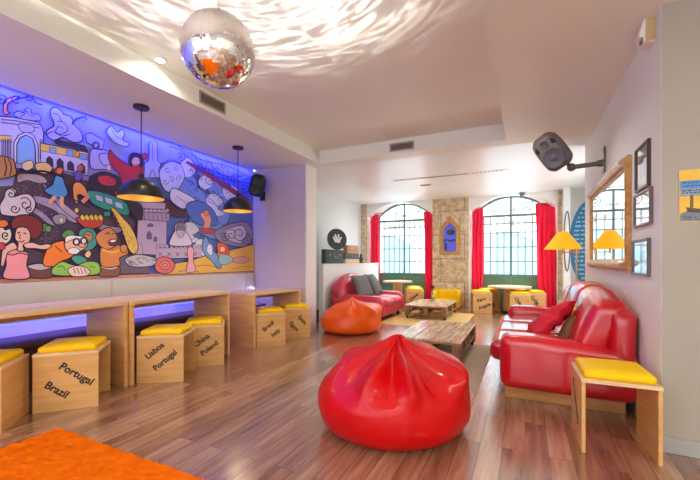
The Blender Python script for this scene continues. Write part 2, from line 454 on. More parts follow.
# arched soffits of the niches
def arch_pts(x0, x1, zs, zc, n=24):
    w = (x1 - x0) / 2; h = zc - zs; R = (w * w + h * h) / (2 * h); cx = (x0 + x1) / 2; cz = zc - R
    a = math.asin(w / R)
    return [(cx + R * sin(-a + 2 * a * i / n), cz + R * cos(-a + 2 * a * i / n)) for i in range(n + 1)]
WIN = ((-3.86, -2.34), (-1.13, .49))
for (x0, x1), w in ((N1, WIN[0]), (N2, WIN[1])):
    pts = arch_pts(x0, x1, 2.44, CR - .006)
    inner = arch_pts(w[0] - .03, w[1] + .03, 2.43, 2.83)
    # splayed soffit and the wall above the arch
    fr = [bm.verts.new((x, YB, z)) for x, z in pts]; bk = [bm.verts.new((x, NY + .04, z)) for x, z in inner]
    tp = [bm.verts.new((x, YB, CE + .2)) for x, z in pts]
    for i in range(len(pts) - 1):
        bm.faces.new((fr[i], fr[i + 1], bk[i + 1], bk[i])); bm.faces.new((fr[i], fr[i + 1], tp[i + 1], tp[i]))
    up = [bm.verts.new((x, NY + .04, CE + .3)) for x, z in inner]
    for i in range(len(inner) - 1): bm.faces.new((bk[i], bk[i + 1], up[i + 1], up[i]))
    # reveal pieces either side of the window, spanning to the niche sides
    box(bm, x0, w[0] - .02, NY, NY + .3, 0, WT); box(bm, w[1] + .02, x1, NY, NY + .3, 0, WT)
struct(flat('wall_back_reveal', bm, M['reveal']))
bm = new(); box(bm, .775, .905, YB - .35, NY, 0, WT); struct(flat('wall_white_pier', bm, M['wall']))
bm = new(); box(bm, .905, 1.9, YB, NY, 0, WT); struct(flat('wall_alcove', bm, mat('alcove_paint', rgb(206, 200, 196), .6)))

# ---- windows
def window(n, x0, x1):
    w = thing('window_%d' % n, '', 'window'); del w['label']; del w['category']; w['kind'] = 'structure'
    zs, zc = 2.46, 2.80; y = NY + .05; cx = (x0 + x1) / 2; t = .022
    bm = new()
    pts = arch_pts(x0, x1, zs, zc)
    tube(bm, [(x0, y, 0)] + [(x, y, z) for x, z in pts] + [(x1, y, 0)], .032, 8)
    box(bm, cx - .026, cx + .026, y - .03, y + .03, 0, zc)
    box(bm, x0, x1, y - .025, y + .025, 2.30, 2.36)
    box(bm, x0, x1, y - .03, y + .03, .80, .845)
    link('window_frame', bm, M['win_metal'], w)
    bm = new()
    for half in (0, 1):
        a = x0 if half == 0 else cx; b = cx if half == 0 else x1
        for k in (1, 2, 3, 4):
            x = a + (b - a) * k / 5
            tube(bm, [(x, y - .012, .84), (x, y - .012, 2.3)], .0145, 6)
    for z in (1.17, 1.53, 1.9, 2.13):
        tube(bm, [(x0, y - .01, z), (x1, y - .01, z)], .016, 6)
    link('window_bars', bm, M['win_metal'], w)
    bm = new()
    for s in (-1, 1):
        c0 = cx + s * (x1 - x0) * .22; zz = 2.57
        sp = [(c0 + s * (.02 + .125 * k / 40) * cos(k * .32), y - .01, zz + (.02 + .125 * k / 40) * sin(k * .32)) for k in range(46)]
        tube(bm, sp, .016, 6)
        c1 = cx + s * (x1 - x0) * .41
        sp = [(c1 + s * (.012 + .04 * k / 24) * cos(k * .36), y - .01, 2.43 + (.012 + .04 * k / 24) * sin(k * .36)) for k in range(26)]
        tube(bm, sp, .012, 6)
        c1 = cx + s * (x1 - x0) * .06
        sp = [(c1 + s * (.012 + .04 * k / 24) * cos(k * .36 + 1), y - .01, 2.47 + (.012 + .04 * k / 24) * sin(k * .36 + 1)) for k in range(26)]
        tube(bm, sp, .012, 6)
    tube(bm, [(x0, y - .01, 2.45), (x1, y - .01, 2.45)], .008, 6)
    link('window_scroll', bm, M['win_metal'], w)
    bm = new()
    vs = [bm.verts.new((x, y + .012, z)) for x, z in pts] + [bm.verts.new((x1, y + .012, .82)), bm.verts.new((x0, y + .012, .82))]
    bm.faces.new(vs)
    flat('window_pane', bm, M['glass'], w)
    bm = new()
    for a, b in ((x0, cx - .02), (cx + .02, x1)):
        box(bm, a, b, y - .02, y + .02, 0.0, .81)
        box(bm, a + .09, b - .09, y - .035, y - .015, .12, .40, .01); box(bm, a + .09, b - .09, y - .035, y - .015, .47, .74, .01)
    flat('door_panel', bm, M['win_green'], w)
window(1, *WIN[0]); window(2, *WIN[1])

# ---- half wall behind the far sofa
bm = new(); box(bm, -3.83, -3.72, 6.5, 9.6, 0, 1.10, .006); box(bm, -3.84, -3.71, 6.49, 9.61, 1.10, 1.125, .004)
struct(flat('wall_half', bm, M['wall']))

# ---- mural wall lower parts
bm = new(); box(bm, WL - .01, WL + .028, YR, 5.1, .975, 1.012, .004); struct(flat('trim_mural_rail', bm, M['orange_wood']))

# ---------------------------------------------------------------- outside
f = thing('building', 'pale rendered building with pale blue arched shutters across the street', 'building', (0, 14.2, 0))
bm = new(); box(bm, -14, 9, 0, .5, -.2, 7.0); flat('wall', bm, M['facade'], f)
bm = new(); box(bm, -14, 9, -.12, 0, 2.55, 2.72); box(bm, -14, 9, -.06, 0, 0, .45); flat('cornice', bm, M['facade_trim'], f)
for cx in (-9.5, -5.2, -.75, 3.6):
    for k, (w2, zt) in enumerate(((1.15, 2.2),)):
        p = arch_pts(cx - w2, cx + w2, 1.75, zt, 16)
        bm = new()
        vs = [bm.verts.new((x, -.03, z)) for x, z in p] + [bm.verts.new((cx + w2, -.03, -.15)), bm.verts.new((cx - w2, -.03, -.15))]
        bm.faces.new(vs)
        flat('shutter', bm, M['facade_blue'], f)
        bm = new(); tube(bm, [(cx - w2 - .05, -.04, -.1)] + [(x, -.04, z + .05) for x, z in p] + [(cx + w2 + .05, -.04, -.1)], .07, 6)
        link('surround', bm, M['facade_trim'], f)

def lantern(px, py, label):
    y = 12.6
    p = on_y(px, py, y)
    t = thing('street_lantern', label, 'lantern', p, group='lanterns outside the windows')
    bm = new()
    tube(bm, [(0, 0, .10), (0, 0, 3)], .012, 6)
    tube(bm, [(-.26, 0, 0), (.26, 0, 0)], .03, 6); tube(bm, [(0, 0, -.14), (0, 0, .12)], .03, 6)
    for s in (-1, 1):
        tube(bm, [(s * .26, 0, -.03), (s * .26, 0, .05), (s * .2, 0, .11)], .022, 6)
    link('bracket', bm, M['frame_grey'], t)
    for s in (-.2, 0, .2):
        bm = new(); lathe(bm, [(0, .05), (.045, .07), (.055, .11), (.03, .15), (0, .16)], 10, center=(s, 0, 0)); link('lamp', bm, M['lamp_orange'], t)
    return t
lantern(396, 227, 'small iron lantern with three lamps outside the left window')
lantern(513, 221, 'small iron lantern with three lamps outside the right window')
# ---------------------------------------------------------------- stools
def stool_proto(lines, rot, label, size=(.43, .41)):
    """two plywood panels joined by a top; local +Y is the lettered panel's outward side... panels at y = 0 and y = depth"""
    w, d = size; h = .455; t = .022
    r = thing('cube_stool', label, 'stool', group='plywood stools with yellow seats')
    for y0, nm in ((-d / 2, 0), (d / 2 - t, 1)):
        bm = new(); box(bm, -w / 2, w / 2, y0, y0 + t, 0, h - t, .0025)
        o = flat('side_panel', bm, M['ply'], r)
        if nm == 0 and lines:
            a = radians(rot)
            for i, (txt, ox, oz, sz) in enumerate(lines):
                mx = frame_mx((ox, -d / 2 - .0012, oz), (cos(a), 0, sin(a)), (-sin(a), 0, cos(a)))
                b2 = new(); add_text(b2, txt, sz, mx); flat('lettering', b2, M['ink'], o)
    bm = new(); box(bm, -w / 2 - .002, w / 2 + .002, -d / 2 - .002, d / 2 + .002, h - t, h, .0025)
    flat('top_panel', bm, M['ply_edge'], r)
    bm = new(); soft(bm, -w / 2 + .02, w / 2 - .02, -d / 2 + .015, d / 2 - .015, h - .001, h + .05, .024, (0, 0, .012), 10)
    link('seat_pad', bm, M['yellow'], r)
    return r

def place(o, a, b, d=.41):
    """stand a stool with its lettered panel's foot on the line a-b (floor points, left to right as one faces it)"""
    a = Vector(a).to_2d(); b = Vector(b).to_2d(); u = (b - a).normalized()
    n = Vector((u.y, -u.x))                  # outward
    c = (a + b) / 2 - n * d / 2
    o.location = (c.x, c.y, 0); o.rotation_euler = (0, 0, math.atan2(u.y, u.x))

DS = .40
def stool(a, ang, lines, rot, label, w=.43):
    """a = left foot corner of the lettered face, ang = heading of that face in degrees"""
    o = stool_proto(lines, rot, label, (w, DS))
    u = Vector((cos(radians(ang)), sin(radians(ang))))
    a = Vector(a); place(o, a, a + u * w, DS)
    return o
def txt2(a, b, rot, dx=.0, dz=.0, sz=.09, gap=.11):
    r = radians(rot); n = (-sin(r), cos(r))
    return [(a, dx + n[0] * gap / 2, .23 + dz + n[1] * gap / 2, sz), (b, dx - n[0] * gap / 2, .23 + dz - n[1] * gap / 2, sz)]
# stool partly out of frame: its blank panel is turned to the window end
o = stool((-3.223, 1.216), 136, None, 0, 'yellow-seated plywood stool cut off by the left photo edge', .40)
stool((-3.424, 1.478), 47, [('Portugal', .07, .275, .080), ('Brazil', -.06, .165, .080)], -37, 'plywood stool lettered Portugal and Brazil, yellow seat, before the nearest table')
stool((-3.372, 2.28), 33, [('Lisboa', -.05, .31, .078), ('Portugal', .045, .215, .078)], 40, 'plywood stool lettered Lisboa and Portugal with plain yellow seat pad')
stool((-3.40, 2.83), 44, [('China', -.02, .29, .078), ('Poland', .06, .20, .078)], 36, 'plywood stool lettered Poland, half behind the Lisboa stool')
stool((-3.31, 3.945), 46, [('Brazil', -.04, .28, .08), ('Italy', .06, .18, .08)], 38, 'plywood stool lettered Brazil and Italy, left of two at the far wall table', .40)
stool((-3.29, 4.55), 48, [('Spain', .08, .27, .08), ('Egypt', -.05, .18, .08)], -50, 'plywood stool with two falling words, right of two at the far wall table', .41)
# beside the red sofa: panels to left and right of the open front
o = stool((.30, 3.045), -88, [('Brazil', -.06, .30, .08), ('Italy', .05, .18, .08)], -50, 'yellow-padded plywood stool standing alone beside the red sofa arm', .40)
# by the windows
bs = [((-1.06, 8.68), 16, ('Peru', 'Angola'), 24, 'plywood stool with two slanted words left of the round table'),
      ((-.30, 8.66), 10, ('Chile', 'Spain'), -52, 'plywood stool in front of the round table, nearest the red sofa'),
      ((.03, 9.12), 14, ('Cuba', 'Egypt'), -45, 'plywood stool right of the round table below the right curtain'),
      ((-.93, 9.28), 20, ('Japan', 'India'), -60, 'plywood stool behind the round table at its left'),
      ((-.36, 9.56), 5, ('Oslo', 'Rome'), 40, 'plywood stool tucked behind the round table under the window'),
      ((-2.62, 8.66), 12, ('Ghana', 'Malta'), 40, 'plywood stool below the left window beside its right curtain'),
      ((-2.86, 9.28), 8, ('Tonga', 'Kenya'), 40, 'plywood stool deep in the left window bay behind another')]
for a, ang, (t1, t2), rot, lab in bs:
    stool(a, ang, [(t1, -.03, .30, .10), (t2, .04, .16, .10)], rot, lab, .41)

# ---------------------------------------------------------------- wall tables
def wall_table(label, x0, x1, y0, y1, h, ends=(True, True)):
    t = .036
    r = thing('wall_table', label, 'table', ((x0 + x1) / 2, (y0 + y1) / 2, 0), group='long plywood tables along the mural wall')
    ox, oy = (x0 + x1) / 2, (y0 + y1) / 2
    bm = new(); box(bm, x0 - ox, x1 - ox, y0 - oy, y1 - oy, h - t, h, .003); flat('tabletop', bm, M['ply_top'], r)
    for e, y in zip(ends, (y0, y1 - t)):
        if e:
            bm = new(); box(bm, x0 - ox, x1 - ox, y - oy, y + t - oy, 0, h - t, .003); flat('end_panel', bm, M['ply'], r)
    bm = new(); box(bm, x0 + .05 - ox, x0 + .072 - ox, y0 + t - oy, y1 - t - oy, h - t - .1, h - t, .003); flat('rear_rail', bm, M['plinth'], r)
    return r
wall_table('long plywood table nearest the camera with Portugal stool before it', -3.99, -3.385, -.6, 2.205, .80)
wall_table('plywood table in the middle of the mural wall before the Lisboa stool', -3.96, -3.36, 2.215, 3.50, .80)
t3 = wall_table('lower plywood table by the pillar with two stools under it', -3.80, -3.24, 3.90, 4.88, .745); t3.rotation_euler = (0, 0, radians(-6))

# wall bench: padded back, seat and lit gap
r = thing('wall_bench', 'long built-in bench with greige back panels below the mural', 'bench', (-4.2, 1.5, 0))
bm = new()
for a, b in ((-4.2, 1.1), (1.106, 3.32), (3.326, 3.56)):
    box(bm, -.14, -.085, a, b, .60, .972, .006)
flat('back_panel', bm, M['backrest'], r)
bm = new(); soft(bm, -.14, .22, -4.2, 3.5, .39, .47, .03, (0, 0, .01), 12); link('seat', bm, M['bench'], r)
bm = new(); box(bm, -.14, .16, -4.2, 3.5, 0, .39); flat('base', bm, M['bench'], r)
bm = new(); box(bm, -.10, -.085, -4.2, 3.5, .585, .598); o = flat('led_strip', bm, M['led_blue'], r); o['label'] = 'violet blue light strip'

# ---------------------------------------------------------------- bean bags
def bean_bag(name, label, m, loc, R, H, peak, seed, knot_dir, asym=.10):
    bm = new(); NS, NT = 120, 54
    rings = []
    prof = [(0, 0), (.35, 0), (.68, .002), (.84, .03), (.94, .10), (.99, .2), (1.0, .3), (.99, .4), (.955, .5), (.885, .6), (.78, .69), (.63, .765), (.46, .82), (.30, .865), (.19, .91), (.12, .95), (.07, .985), (0, 1.0)]
    def P(t):
        x = t * (len(prof) - 1); i = min(int(x), len(prof) - 2); f = x - i
        p0 = prof[max(i - 1, 0)]; p1 = prof[i]; p2 = prof[i + 1]; p3 = prof[min(i + 2, len(prof) - 1)]
        def cr(a, b, c, d): return .5 * (2 * b + (c - a) * f + (2 * a - 5 * b + 4 * c - d) * f * f + (3 * b - a - 3 * c + d) * f ** 3)
        return max(0, cr(p0[0], p1[0], p2[0], p3[0])), max(0, cr(p0[1], p1[1], p2[1], p3[1]))
    for i in range(NT + 1):
        t = i / NT; rr, zz = P(t)
        if i in (0, NT):
            z = 0 if i == 0 else H
            cx = peak * (1 if i else 0)
            rings.append([bm.verts.new((cx * cos(knot_dir), cx * sin(knot_dir), z))]); continue
        ring = []
        for k in range(NS):
            a = 2 * pi * k / NS
            up = max(0, (zz - .44) / .56)
            fold = 0
            for kk, (fa, amp, wd, sw) in enumerate(seed):
                d = (a - fa - sw * up + pi) % (2 * pi) - pi
                fold += amp * (1.25 * exp(-abs(d / (wd * .75)) ** 1.4))
            nz = noise.noise(Vector((cos(a) * 1.6, sin(a) * 1.6, zz * 2.4 + 9.1 * seed[0][0])))
            nz2 = noise.noise(Vector((cos(a) * 4.2, sin(a) * 4.2, zz * 5 + 3.3)))
            es = min(1, up * 1.45); env = es * es * (3 - 2 * es) * (1 - up * .25)
            r = rr * (1 + fold * env + .05 * nz * (1 if zz > .04 else .3) + .03 * nz2 * env)
            z = zz * H
            z += H * (fold * .42 * env * (1 - up) + .05 * nz * env + .035 * nz2 * env)
            rg = 1 - abs(noise.noise(Vector((cos(a) * 3.0 + 5, sin(a) * 3.0, zz * 2.6 + 1.7)))) * 3.4
            r *= 1 + .08 * max(0, rg) ** 1.5 * env
            sd_ = cos(a - TH)
            r *= 1 + sd_ * asym * (exp(-((zz - .66) / .16) ** 2) - 1.1 * exp(-((zz - .93) / .08) ** 2))
            z += H * .05 * asym / .16 * max(0, sd_) * exp(-((zz - .66) / .16) ** 2)
            low = math.sin(min(1, zz / .3) * pi)
            r *= 1 - .012 * low * (1 if (k * 6 // NS) % 2 else 0)
            sh = peak * up ** 1.15
            ring.append(bm.verts.new((R * r * cos(a) + sh * cos(knot_dir), R * r * sin(a) + sh * sin(knot_dir), z if zz > 0 else 0)))
        rings.append(ring)
    for A, B in zip(rings, rings[1:]):
        for k in range(NS):
            k2 = (k + 1) % NS
            if len(A) == 1: bm.faces.new((A[0], B[k2], B[k]))
            elif len(B) == 1: bm.faces.new((A[k], A[k2], B[0]))
            else: bm.faces.new((A[k], A[k2], B[k2], B[k]))
    zmin = min(v.co.z for v in bm.verts)
    for v in bm.verts:
        v.co.z = max(0.0, v.co.z)
    o = link(name, bm, m, loc=loc)
    o.data.polygons.foreach_set('use_smooth', [True] * len(o.data.polygons))
    sd = o.modifiers.new('subdivision', 'SUBSURF'); sd.levels = 1; sd.render_levels = 1
    return tag(o, label, 'bean bag', 'leatherette bean bags')
fr = [(-2.62, .10, .30, .15), (-2.05, -.10, .22, .1), (-1.62, .24, .16, .12), (-1.25, -.20, .20, -.1), (-.95, .30, .10, -.25), (-.62, -.28, .20, -.1), (-.30, .22, .12, .2), (.05, -.14, .2, .1), (.5, .06, .25, 0), (1.4, .12, .4, 0), (2.3, -.10, .4, 0), (3.1, .10, .3, 0)]
bean_bag('bean_bag', 'large shiny red bean bag in the foreground on the wood floor', M['red'], (-.885, 2.55, 0), .545, .635, .05, fr, .2)
fo = [(-2.2, -.14, .3, .2), (-1.4, .22, .2, .4), (-.9, -.16, .25, -.4), (-.2, .2, .2, -.5), (.6, .15, .3, 0), (2.0, .18, .3, 0), (2.9, -.14, .3, 0)]
bean_bag('bean_bag', 'orange bean bag in front of the far pink-red sofa', M['orange'], (-2.66, 5.58, 0), .515, .56, .03, fo, .3)

# ---------------------------------------------------------------- sofas
def sofa_right():
    L0, L1 = 3.30, 5.62
    r = thing('sofa', 'long red leather three-seat sofa along the mirror wall', 'sofa', (.25, 4.5, 0), group='red leather sofas')
    o0 = Vector((.25, 4.5, 0))
    mx = Matrix.Translation(-o0)
    def S_(name, m, *a, **k):
        bm = new(); soft(bm, *a, mx=mx, **k); return link(name, bm, m, r)
    bm = new(); box(bm, -.155, .70, L0 + .145, L1 - .06, 0, .125, .004, mx); flat('plinth', bm, M['plinth'], r)
    S_('base', M['red_leather'], -.19, .70, L0 + .1, L1 - .1, .12, .31, r=.04)
    def armfn(w, p):
        t = (w.x + .2) / .95
        if w.z > .3: w.z -= .10 * max(0, t - .25) ** 1.4
        return w
    S_('armrest', M['red_leather'], -.185, .748, L0, L0 + .26, .122, .558, r=.06, puff=(.012, .015, .006), n=14, fn=armfn)
    S_('armrest', M['red_leather'], -.20, .748, L1 - .24, L1, .122, .572, r=.06, puff=(.012, .015, .006), n=14, fn=armfn)
    n = 3; a0, a1 = L0 + .255, L1 - .235; w = (a1 - a0) / n
    for i in range(n):
        S_('seat_cushion', M['red_seat'], -.285, .42, a0 + i * w + .004, a0 + (i + 1) * w - .004, .275, .455, r=.055, puff=(.012, .002, .010), n=14)
    def lean(k, z0, arch=0.0):
        def fn(wv, p):
            t = max(0, wv.z - z0)
            wv.x += k * t
            return wv
        return fn
    yc = (L0 + L1) / 2; hl = (L1 - L0) / 2
    def backfn(wv, p):
        t = max(0, wv.z - .42); wv.x += .02 * t
        q = abs(wv.y - yc) / hl
        if wv.z > .5: wv.z -= .10 * (q ** 3) * (wv.z - .5) / .4
        return wv
    S_('backrest', M['red_leather'], .575, .75, L0 + .02, L1 - .02, .14, .88, r=.06, puff=(0, 0.01, .01), n=18, fn=backfn)
    b0, b1 = L0 + .06, L1 - .06; w = (b1 - b0) / 3
    for i in range(3):
        def cfn(wv, p):
            t = max(0, wv.z - .42); wv.x += .30 * t
            q = abs(wv.y - yc) / hl
            if wv.z > .55: wv.z -= .12 * (q ** 2.5) * (wv.z - .55) / .4
            return wv
        S_('back_cushion', M['red_leather'], .33, .56, b0 + i * w + .004, b0 + (i + 1) * w - .004, .40, .955, r=.07, puff=(.022, .004, .015), n=16, fn=cfn)
    return r
sofa_right()

def sofa_left():
    # two seats, back to the half wall, facing +X
    Y0, Y1 = 6.58, 8.12; X0, X1 = -3.66, -2.50
    o0 = Vector((-3.1, 7.35, 0)); mx = Matrix.Translation(-o0)
    r = thing('sofa', 'smaller faded pink-red two-seat sofa against the white half wall', 'sofa', o0, group='red leather sofas')
    def S_(name, m, *a, **k):
        bm = new(); soft(bm, *a, mx=mx, **k); return link(name, bm, m, r)
    S_('base', M['red_pink'], X0 + .05, X1 - .02, Y0 + .02, Y1 - .02, .065, .27, r=.04, n=10)
    for y in (Y0 + .12, Y1 - .12):
        for x in (X0 + .2, X1 - .12):
            bm = new(); box(bm, x - .03 - o0.x, x + .03 - o0.x, y - .03 - o0.y, y + .03 - o0.y, 0, .075, .004); flat('foot', bm, M['dark_brown'], r)
    for y in (Y0, Y1 - .26):
        S_('armrest', M['red_pink'], X0 + .06, X1, y, y + .26, .07, .47, r=.11, puff=(.02, .01, .03), n=14)
    yc = (Y0 + Y1) / 2; hl = (Y1 - Y0) / 2
    def bf(w, p):
        t = max(0, w.z - .3); w.x -= .12 * t
        q = abs(w.y - yc) / hl
        if w.z > .45: w.z -= .26 * q ** 2.4 * (w.z - .45) / .4
        return w
    S_('backrest', M['red_pink'], X0 + .08, X0 + .36, Y0 + .02, Y1 - .02, .2, .88, r=.11, puff=(.02, 0, .03), n=18, fn=bf)
    w = (Y1 - Y0 - .5) / 2
    for i in range(2):
        S_('seat_cushion', M['red_pink'], X0 + .33, X1 + .03, Y0 + .25 + i * w + .004, Y0 + .25 + (i + 1) * w - .004, .25, .405, r=.07, puff=(.015, .004, .03), n=14)
    return r
sofa_left()

# ---------------------------------------------------------------- cushions
def pillow(name, label, m, loc, w, h, t, rot, group=None, crumple=.0):
    bm = new(); N = 18
    g = {}
    for s in (1, -1):
        for i in range(N + 1):
            for j in range(N + 1):
                u = -1 + 2 * i / N; v = -1 + 2 * j / N
                e = (1 - u ** 4) * (1 - v ** 4)
                if e < 1e-6 and s == -1: g[(s, i, j)] = g[(1, i, j)]; continue
                pin = 1 - .10 * (1 - abs(u) ** 2) * (abs(v) ** 3); pin2 = 1 - .10 * (1 - abs(v) ** 2) * (abs(u) ** 3)
                x = u * w / 2 * pin2; y = v * h / 2 * pin
                z = s * t / 2 * e ** .55
                if crumple:
                    z += crumple * (noise.noise(Vector((u * 1.9 + 3, v * 1.9, .3))) + .5 * noise.noise(Vector((u * 4 + 7, v * 4, .9))))
                g[(s, i, j)] = bm.verts.new((x, y, z))
    for s in (1, -1):
        for i in range(N):
            for j in range(N):
                q = [g[(s, i, j)], g[(s, i + 1, j)], g[(s, i + 1, j + 1)], g[(s, i, j + 1)]]
                if len(set(q)) == 4:
                    try: bm.faces.new(q)
                    except ValueError: pass
    o = link(name, bm, m, loc=loc)
    o.data.polygons.foreach_set('use_smooth', [True] * len(o.data.polygons))
    o.rotation_euler = rot
    return tag(o, label, 'cushion', group)
pillow('cushion', 'grey scatter cushion on the pink-red sofa, nearer the camera', M['cushion_grey'], (-3.09, 7.05, .66), .52, .50, .17, (0, radians(62), radians(-14)), 'grey cushions on the far sofa')
pillow('cushion', 'grey scatter cushion on the pink-red sofa, nearer the window', M['cushion_grey'], (-3.06, 7.62, .665), .52, .50, .17, (0, radians(60), radians(6)), 'grey cushions on the far sofa')
pillow('cushion', 'crumpled red cushion lying on the long red sofa', M['cushion_red'], (.20, 3.98, .60), .50, .46, .14, (radians(-22), radians(-42), radians(24)), None, .05)
pillow('cushion', 'small brown patterned cushion behind the red cushion', M['cushion_plaid'], (.36, 3.80, .57), .30, .26, .10, (radians(-15), radians(-60), radians(18)))

# ---------------------------------------------------------------- pallet tables
def pallet_table(label, x0, x1, y0, y1, h, n):
    ox, oy = (x0 + x1) / 2, (y0 + y1) / 2
    r = thing('pallet_table', label, 'table', (ox, oy, .0135), group='low tables made of wooden pallets')
    a, b = x0 - ox, x1 - ox; c, d = y0 - oy, y1 - oy
    rnd = random.Random(int(h * 1000) + n)
    bm = new(); w = (b - a) / n
    for i in range(n):
        z = rnd.uniform(-.003, .002)
        box(bm, a + i * w + .003, a + (i + 1) * w - .003, c, d, h - .022 + z, h + z, .003)
    flat('tabletop', bm, M['pallet'], r)
    for y in (c, (c + d) / 2 - .05, d - .1):
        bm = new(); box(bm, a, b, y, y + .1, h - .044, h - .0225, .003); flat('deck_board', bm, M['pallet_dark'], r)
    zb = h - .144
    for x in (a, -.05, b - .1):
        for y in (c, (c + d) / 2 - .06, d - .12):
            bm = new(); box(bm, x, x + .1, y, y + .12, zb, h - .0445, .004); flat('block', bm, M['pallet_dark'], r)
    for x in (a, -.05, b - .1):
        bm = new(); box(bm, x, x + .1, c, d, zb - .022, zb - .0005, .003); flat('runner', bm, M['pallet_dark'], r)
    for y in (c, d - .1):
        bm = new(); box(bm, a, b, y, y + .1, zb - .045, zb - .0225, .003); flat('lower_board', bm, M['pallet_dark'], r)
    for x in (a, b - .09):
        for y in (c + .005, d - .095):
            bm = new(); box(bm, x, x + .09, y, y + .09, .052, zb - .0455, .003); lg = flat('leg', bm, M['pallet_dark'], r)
            bm = new()
            mxc = Matrix.Translation((x + .045, y + .045, .024)) @ Matrix.Rotation(pi / 2, 4, 'X')
            lathe(bm, [(0, -.013), (.02, -.013), (.024, -.009), (.024, .009), (.02, .013), (0, .013)], 16, mx=mxc)
            box(bm, x + .025, x + .065, y + .025, y + .065, .046, .053)
            link('caster', bm, M['rubber'], lg)
    return r
pallet_table('larger low pallet coffee table on casters behind the red bean bag', -1.372, -.618, 4.06, 5.35, .292, 7)
pallet_table('smaller low pallet table by the pink sofa holding a rose vase', -2.235, -1.385, 7.25, 8.5, .272, 7)

# vase and rose on the far pallet table
vp = on_z(432.6, 301.8, .287)
r = thing('vase', 'slim clear glass bottle vase with one dark red rose on pallet table', 'vase', (vp.x, vp.y, .288))
bm = new(); lathe(bm, [(0, 0), (.033, 0), (.035, .01), (.035, .13), (.028, .16), (.015, .185), (.014, .23), (.017, .235), (.0145, .235), (.012, .228), (.012, .185), (.024, .157), (.031, .13), (.031, .012), (0, .01)], 24)
link('bottle', bm, M['glass_vase'], r)
bm = new(); tube(bm, [(0, 0, .012), (.003, 0, .15), (0, .004, .3)], .004, 6)
fl = link('stem', bm, M['stem'], r)
bm = new()
for k in range(9):
    a = k * 2.4; rr = .014 + .0028 * k
    soft(bm, -rr, rr, -.006, .006, -.02, .03 + .001 * k, .005, n=4, mx=Matrix.Translation((0, 0, .32)) @ Matrix.Rotation(a, 4, 'Z') @ Matrix.Translation((0, -.012 - .002 * k, 0)) @ Matrix.Rotation(.12 * k * .4, 4, 'X'))
link('rose_head', bm, M['rose'], r)

# ---------------------------------------------------------------- rugs
def rug(name, label, m, x0, x1, y0, y1, h, jit, cell):
    bm = new()
    nx = int((x1 - x0) / cell); ny = int((y1 - y0) / cell); ox, oy = (x0 + x1) / 2, (y0 + y1) / 2
    g = [[None] * (ny + 1) for _ in range(nx + 1)]
    for i in range(nx + 1):
        for j in range(ny + 1):
            e = i in (0, nx) or j in (0, ny)
            ex = random.uniform(-1, 1) * jit * (1.2 if e else .8)
            g[i][j] = bm.verts.new((x0 + (x1 - x0) * i / nx - ox + ex, y0 + (y1 - y0) * j / ny - oy + random.uniform(-1, 1) * jit * .8, 0.001 if e else h + random.uniform(-jit, jit)))
    for i in range(nx):
        for j in range(ny): bm.faces.new((g[i][j], g[i + 1][j], g[i + 1][j + 1], g[i][j + 1]))
    o = link(name, bm, m, loc=(ox, oy, 0)); return tag(o, label, 'rug')
rug('shag_rug', 'bright orange shag rug in the near left corner', M['orange_rug'], -2.92, -1.05, -.4, 1.42, .028, .006, .016)
rug('woven_rug', 'beige woven rug under the larger pallet table', M['rug_beige'], -1.75, -.385, 3.36, 5.46, .012, .0012, .04)
rug('woven_rug', 'yellow jute rug under the smaller pallet table', M['rug_jute'], -2.52, -1.0, 6.45, 8.52, .010, .001, .04)
# ---------------------------------------------------------------- mirror ball
bd = 2.05
rb = ray(218.4, 50.5); bc = Vector((0, 0, EYE)) + rb * bd
BR = .199
r = thing('mirror_ball', 'silver mirror ball hanging from the ceiling recess', 'mirror ball', bc)
bm = new()
nl = 44
for i in range(nl):
    t0 = -pi / 2 + pi * i / nl; t1 = -pi / 2 + pi * (i + 1) / nl
    n = max(6, int(88 * cos((t0 + t1) / 2)))
    gap = .010
    for k in range(n):
        a0 = 2 * pi * (k + gap) / n; a1 = 2 * pi * (k + 1 - gap) / n
        jt = random.uniform(-.0035, .0035); ja = random.uniform(-.0035, .0035)
        ps = []
        for (t, a, sx, sy) in ((t0, a0, -1, -1), (t0, a1, 1, -1), (t1, a1, 1, 1), (t1, a0, -1, 1)):
            tt = t + gap * .04 * sy * -1
            R_ = BR * (1 + jt * sy * .35 + ja * sx * .35)
            ps.append(bm.verts.new((R_ * cos(tt) * cos(a), R_ * cos(tt) * sin(a), R_ * sin(tt))))
        try: bm.faces.new(ps)
        except ValueError: pass
flat('mirror_tiles', bm, M['ball'], r)
bm = new(); bmesh.ops.create_uvsphere(bm, u_segments=32, v_segments=20, radius=BR * .992); link('core', bm, M['frame_grey'], r)
bm = new(); lathe(bm, [(0, BR * .985), (.035, BR * .98), (.035, BR + .018), (.012, BR + .025), (0, BR + .025)], 20); link('cap', bm, M['chrome'], r)
bm = new()
zc = BR + .02
while zc < RZ - bc.z - .01:
    k = int(round((zc - BR) / .018))
    tube(bm, [(.006 * cos(a) * (1 if k % 2 else 0), .006 * cos(a) * (0 if k % 2 else 1), zc + .012 + .012 * sin(a)) for a in [2 * pi * q / 10 for q in range(10)]], .0022, 5, closed=True)
    zc += .018
link('chain', bm, M['chrome'], r)

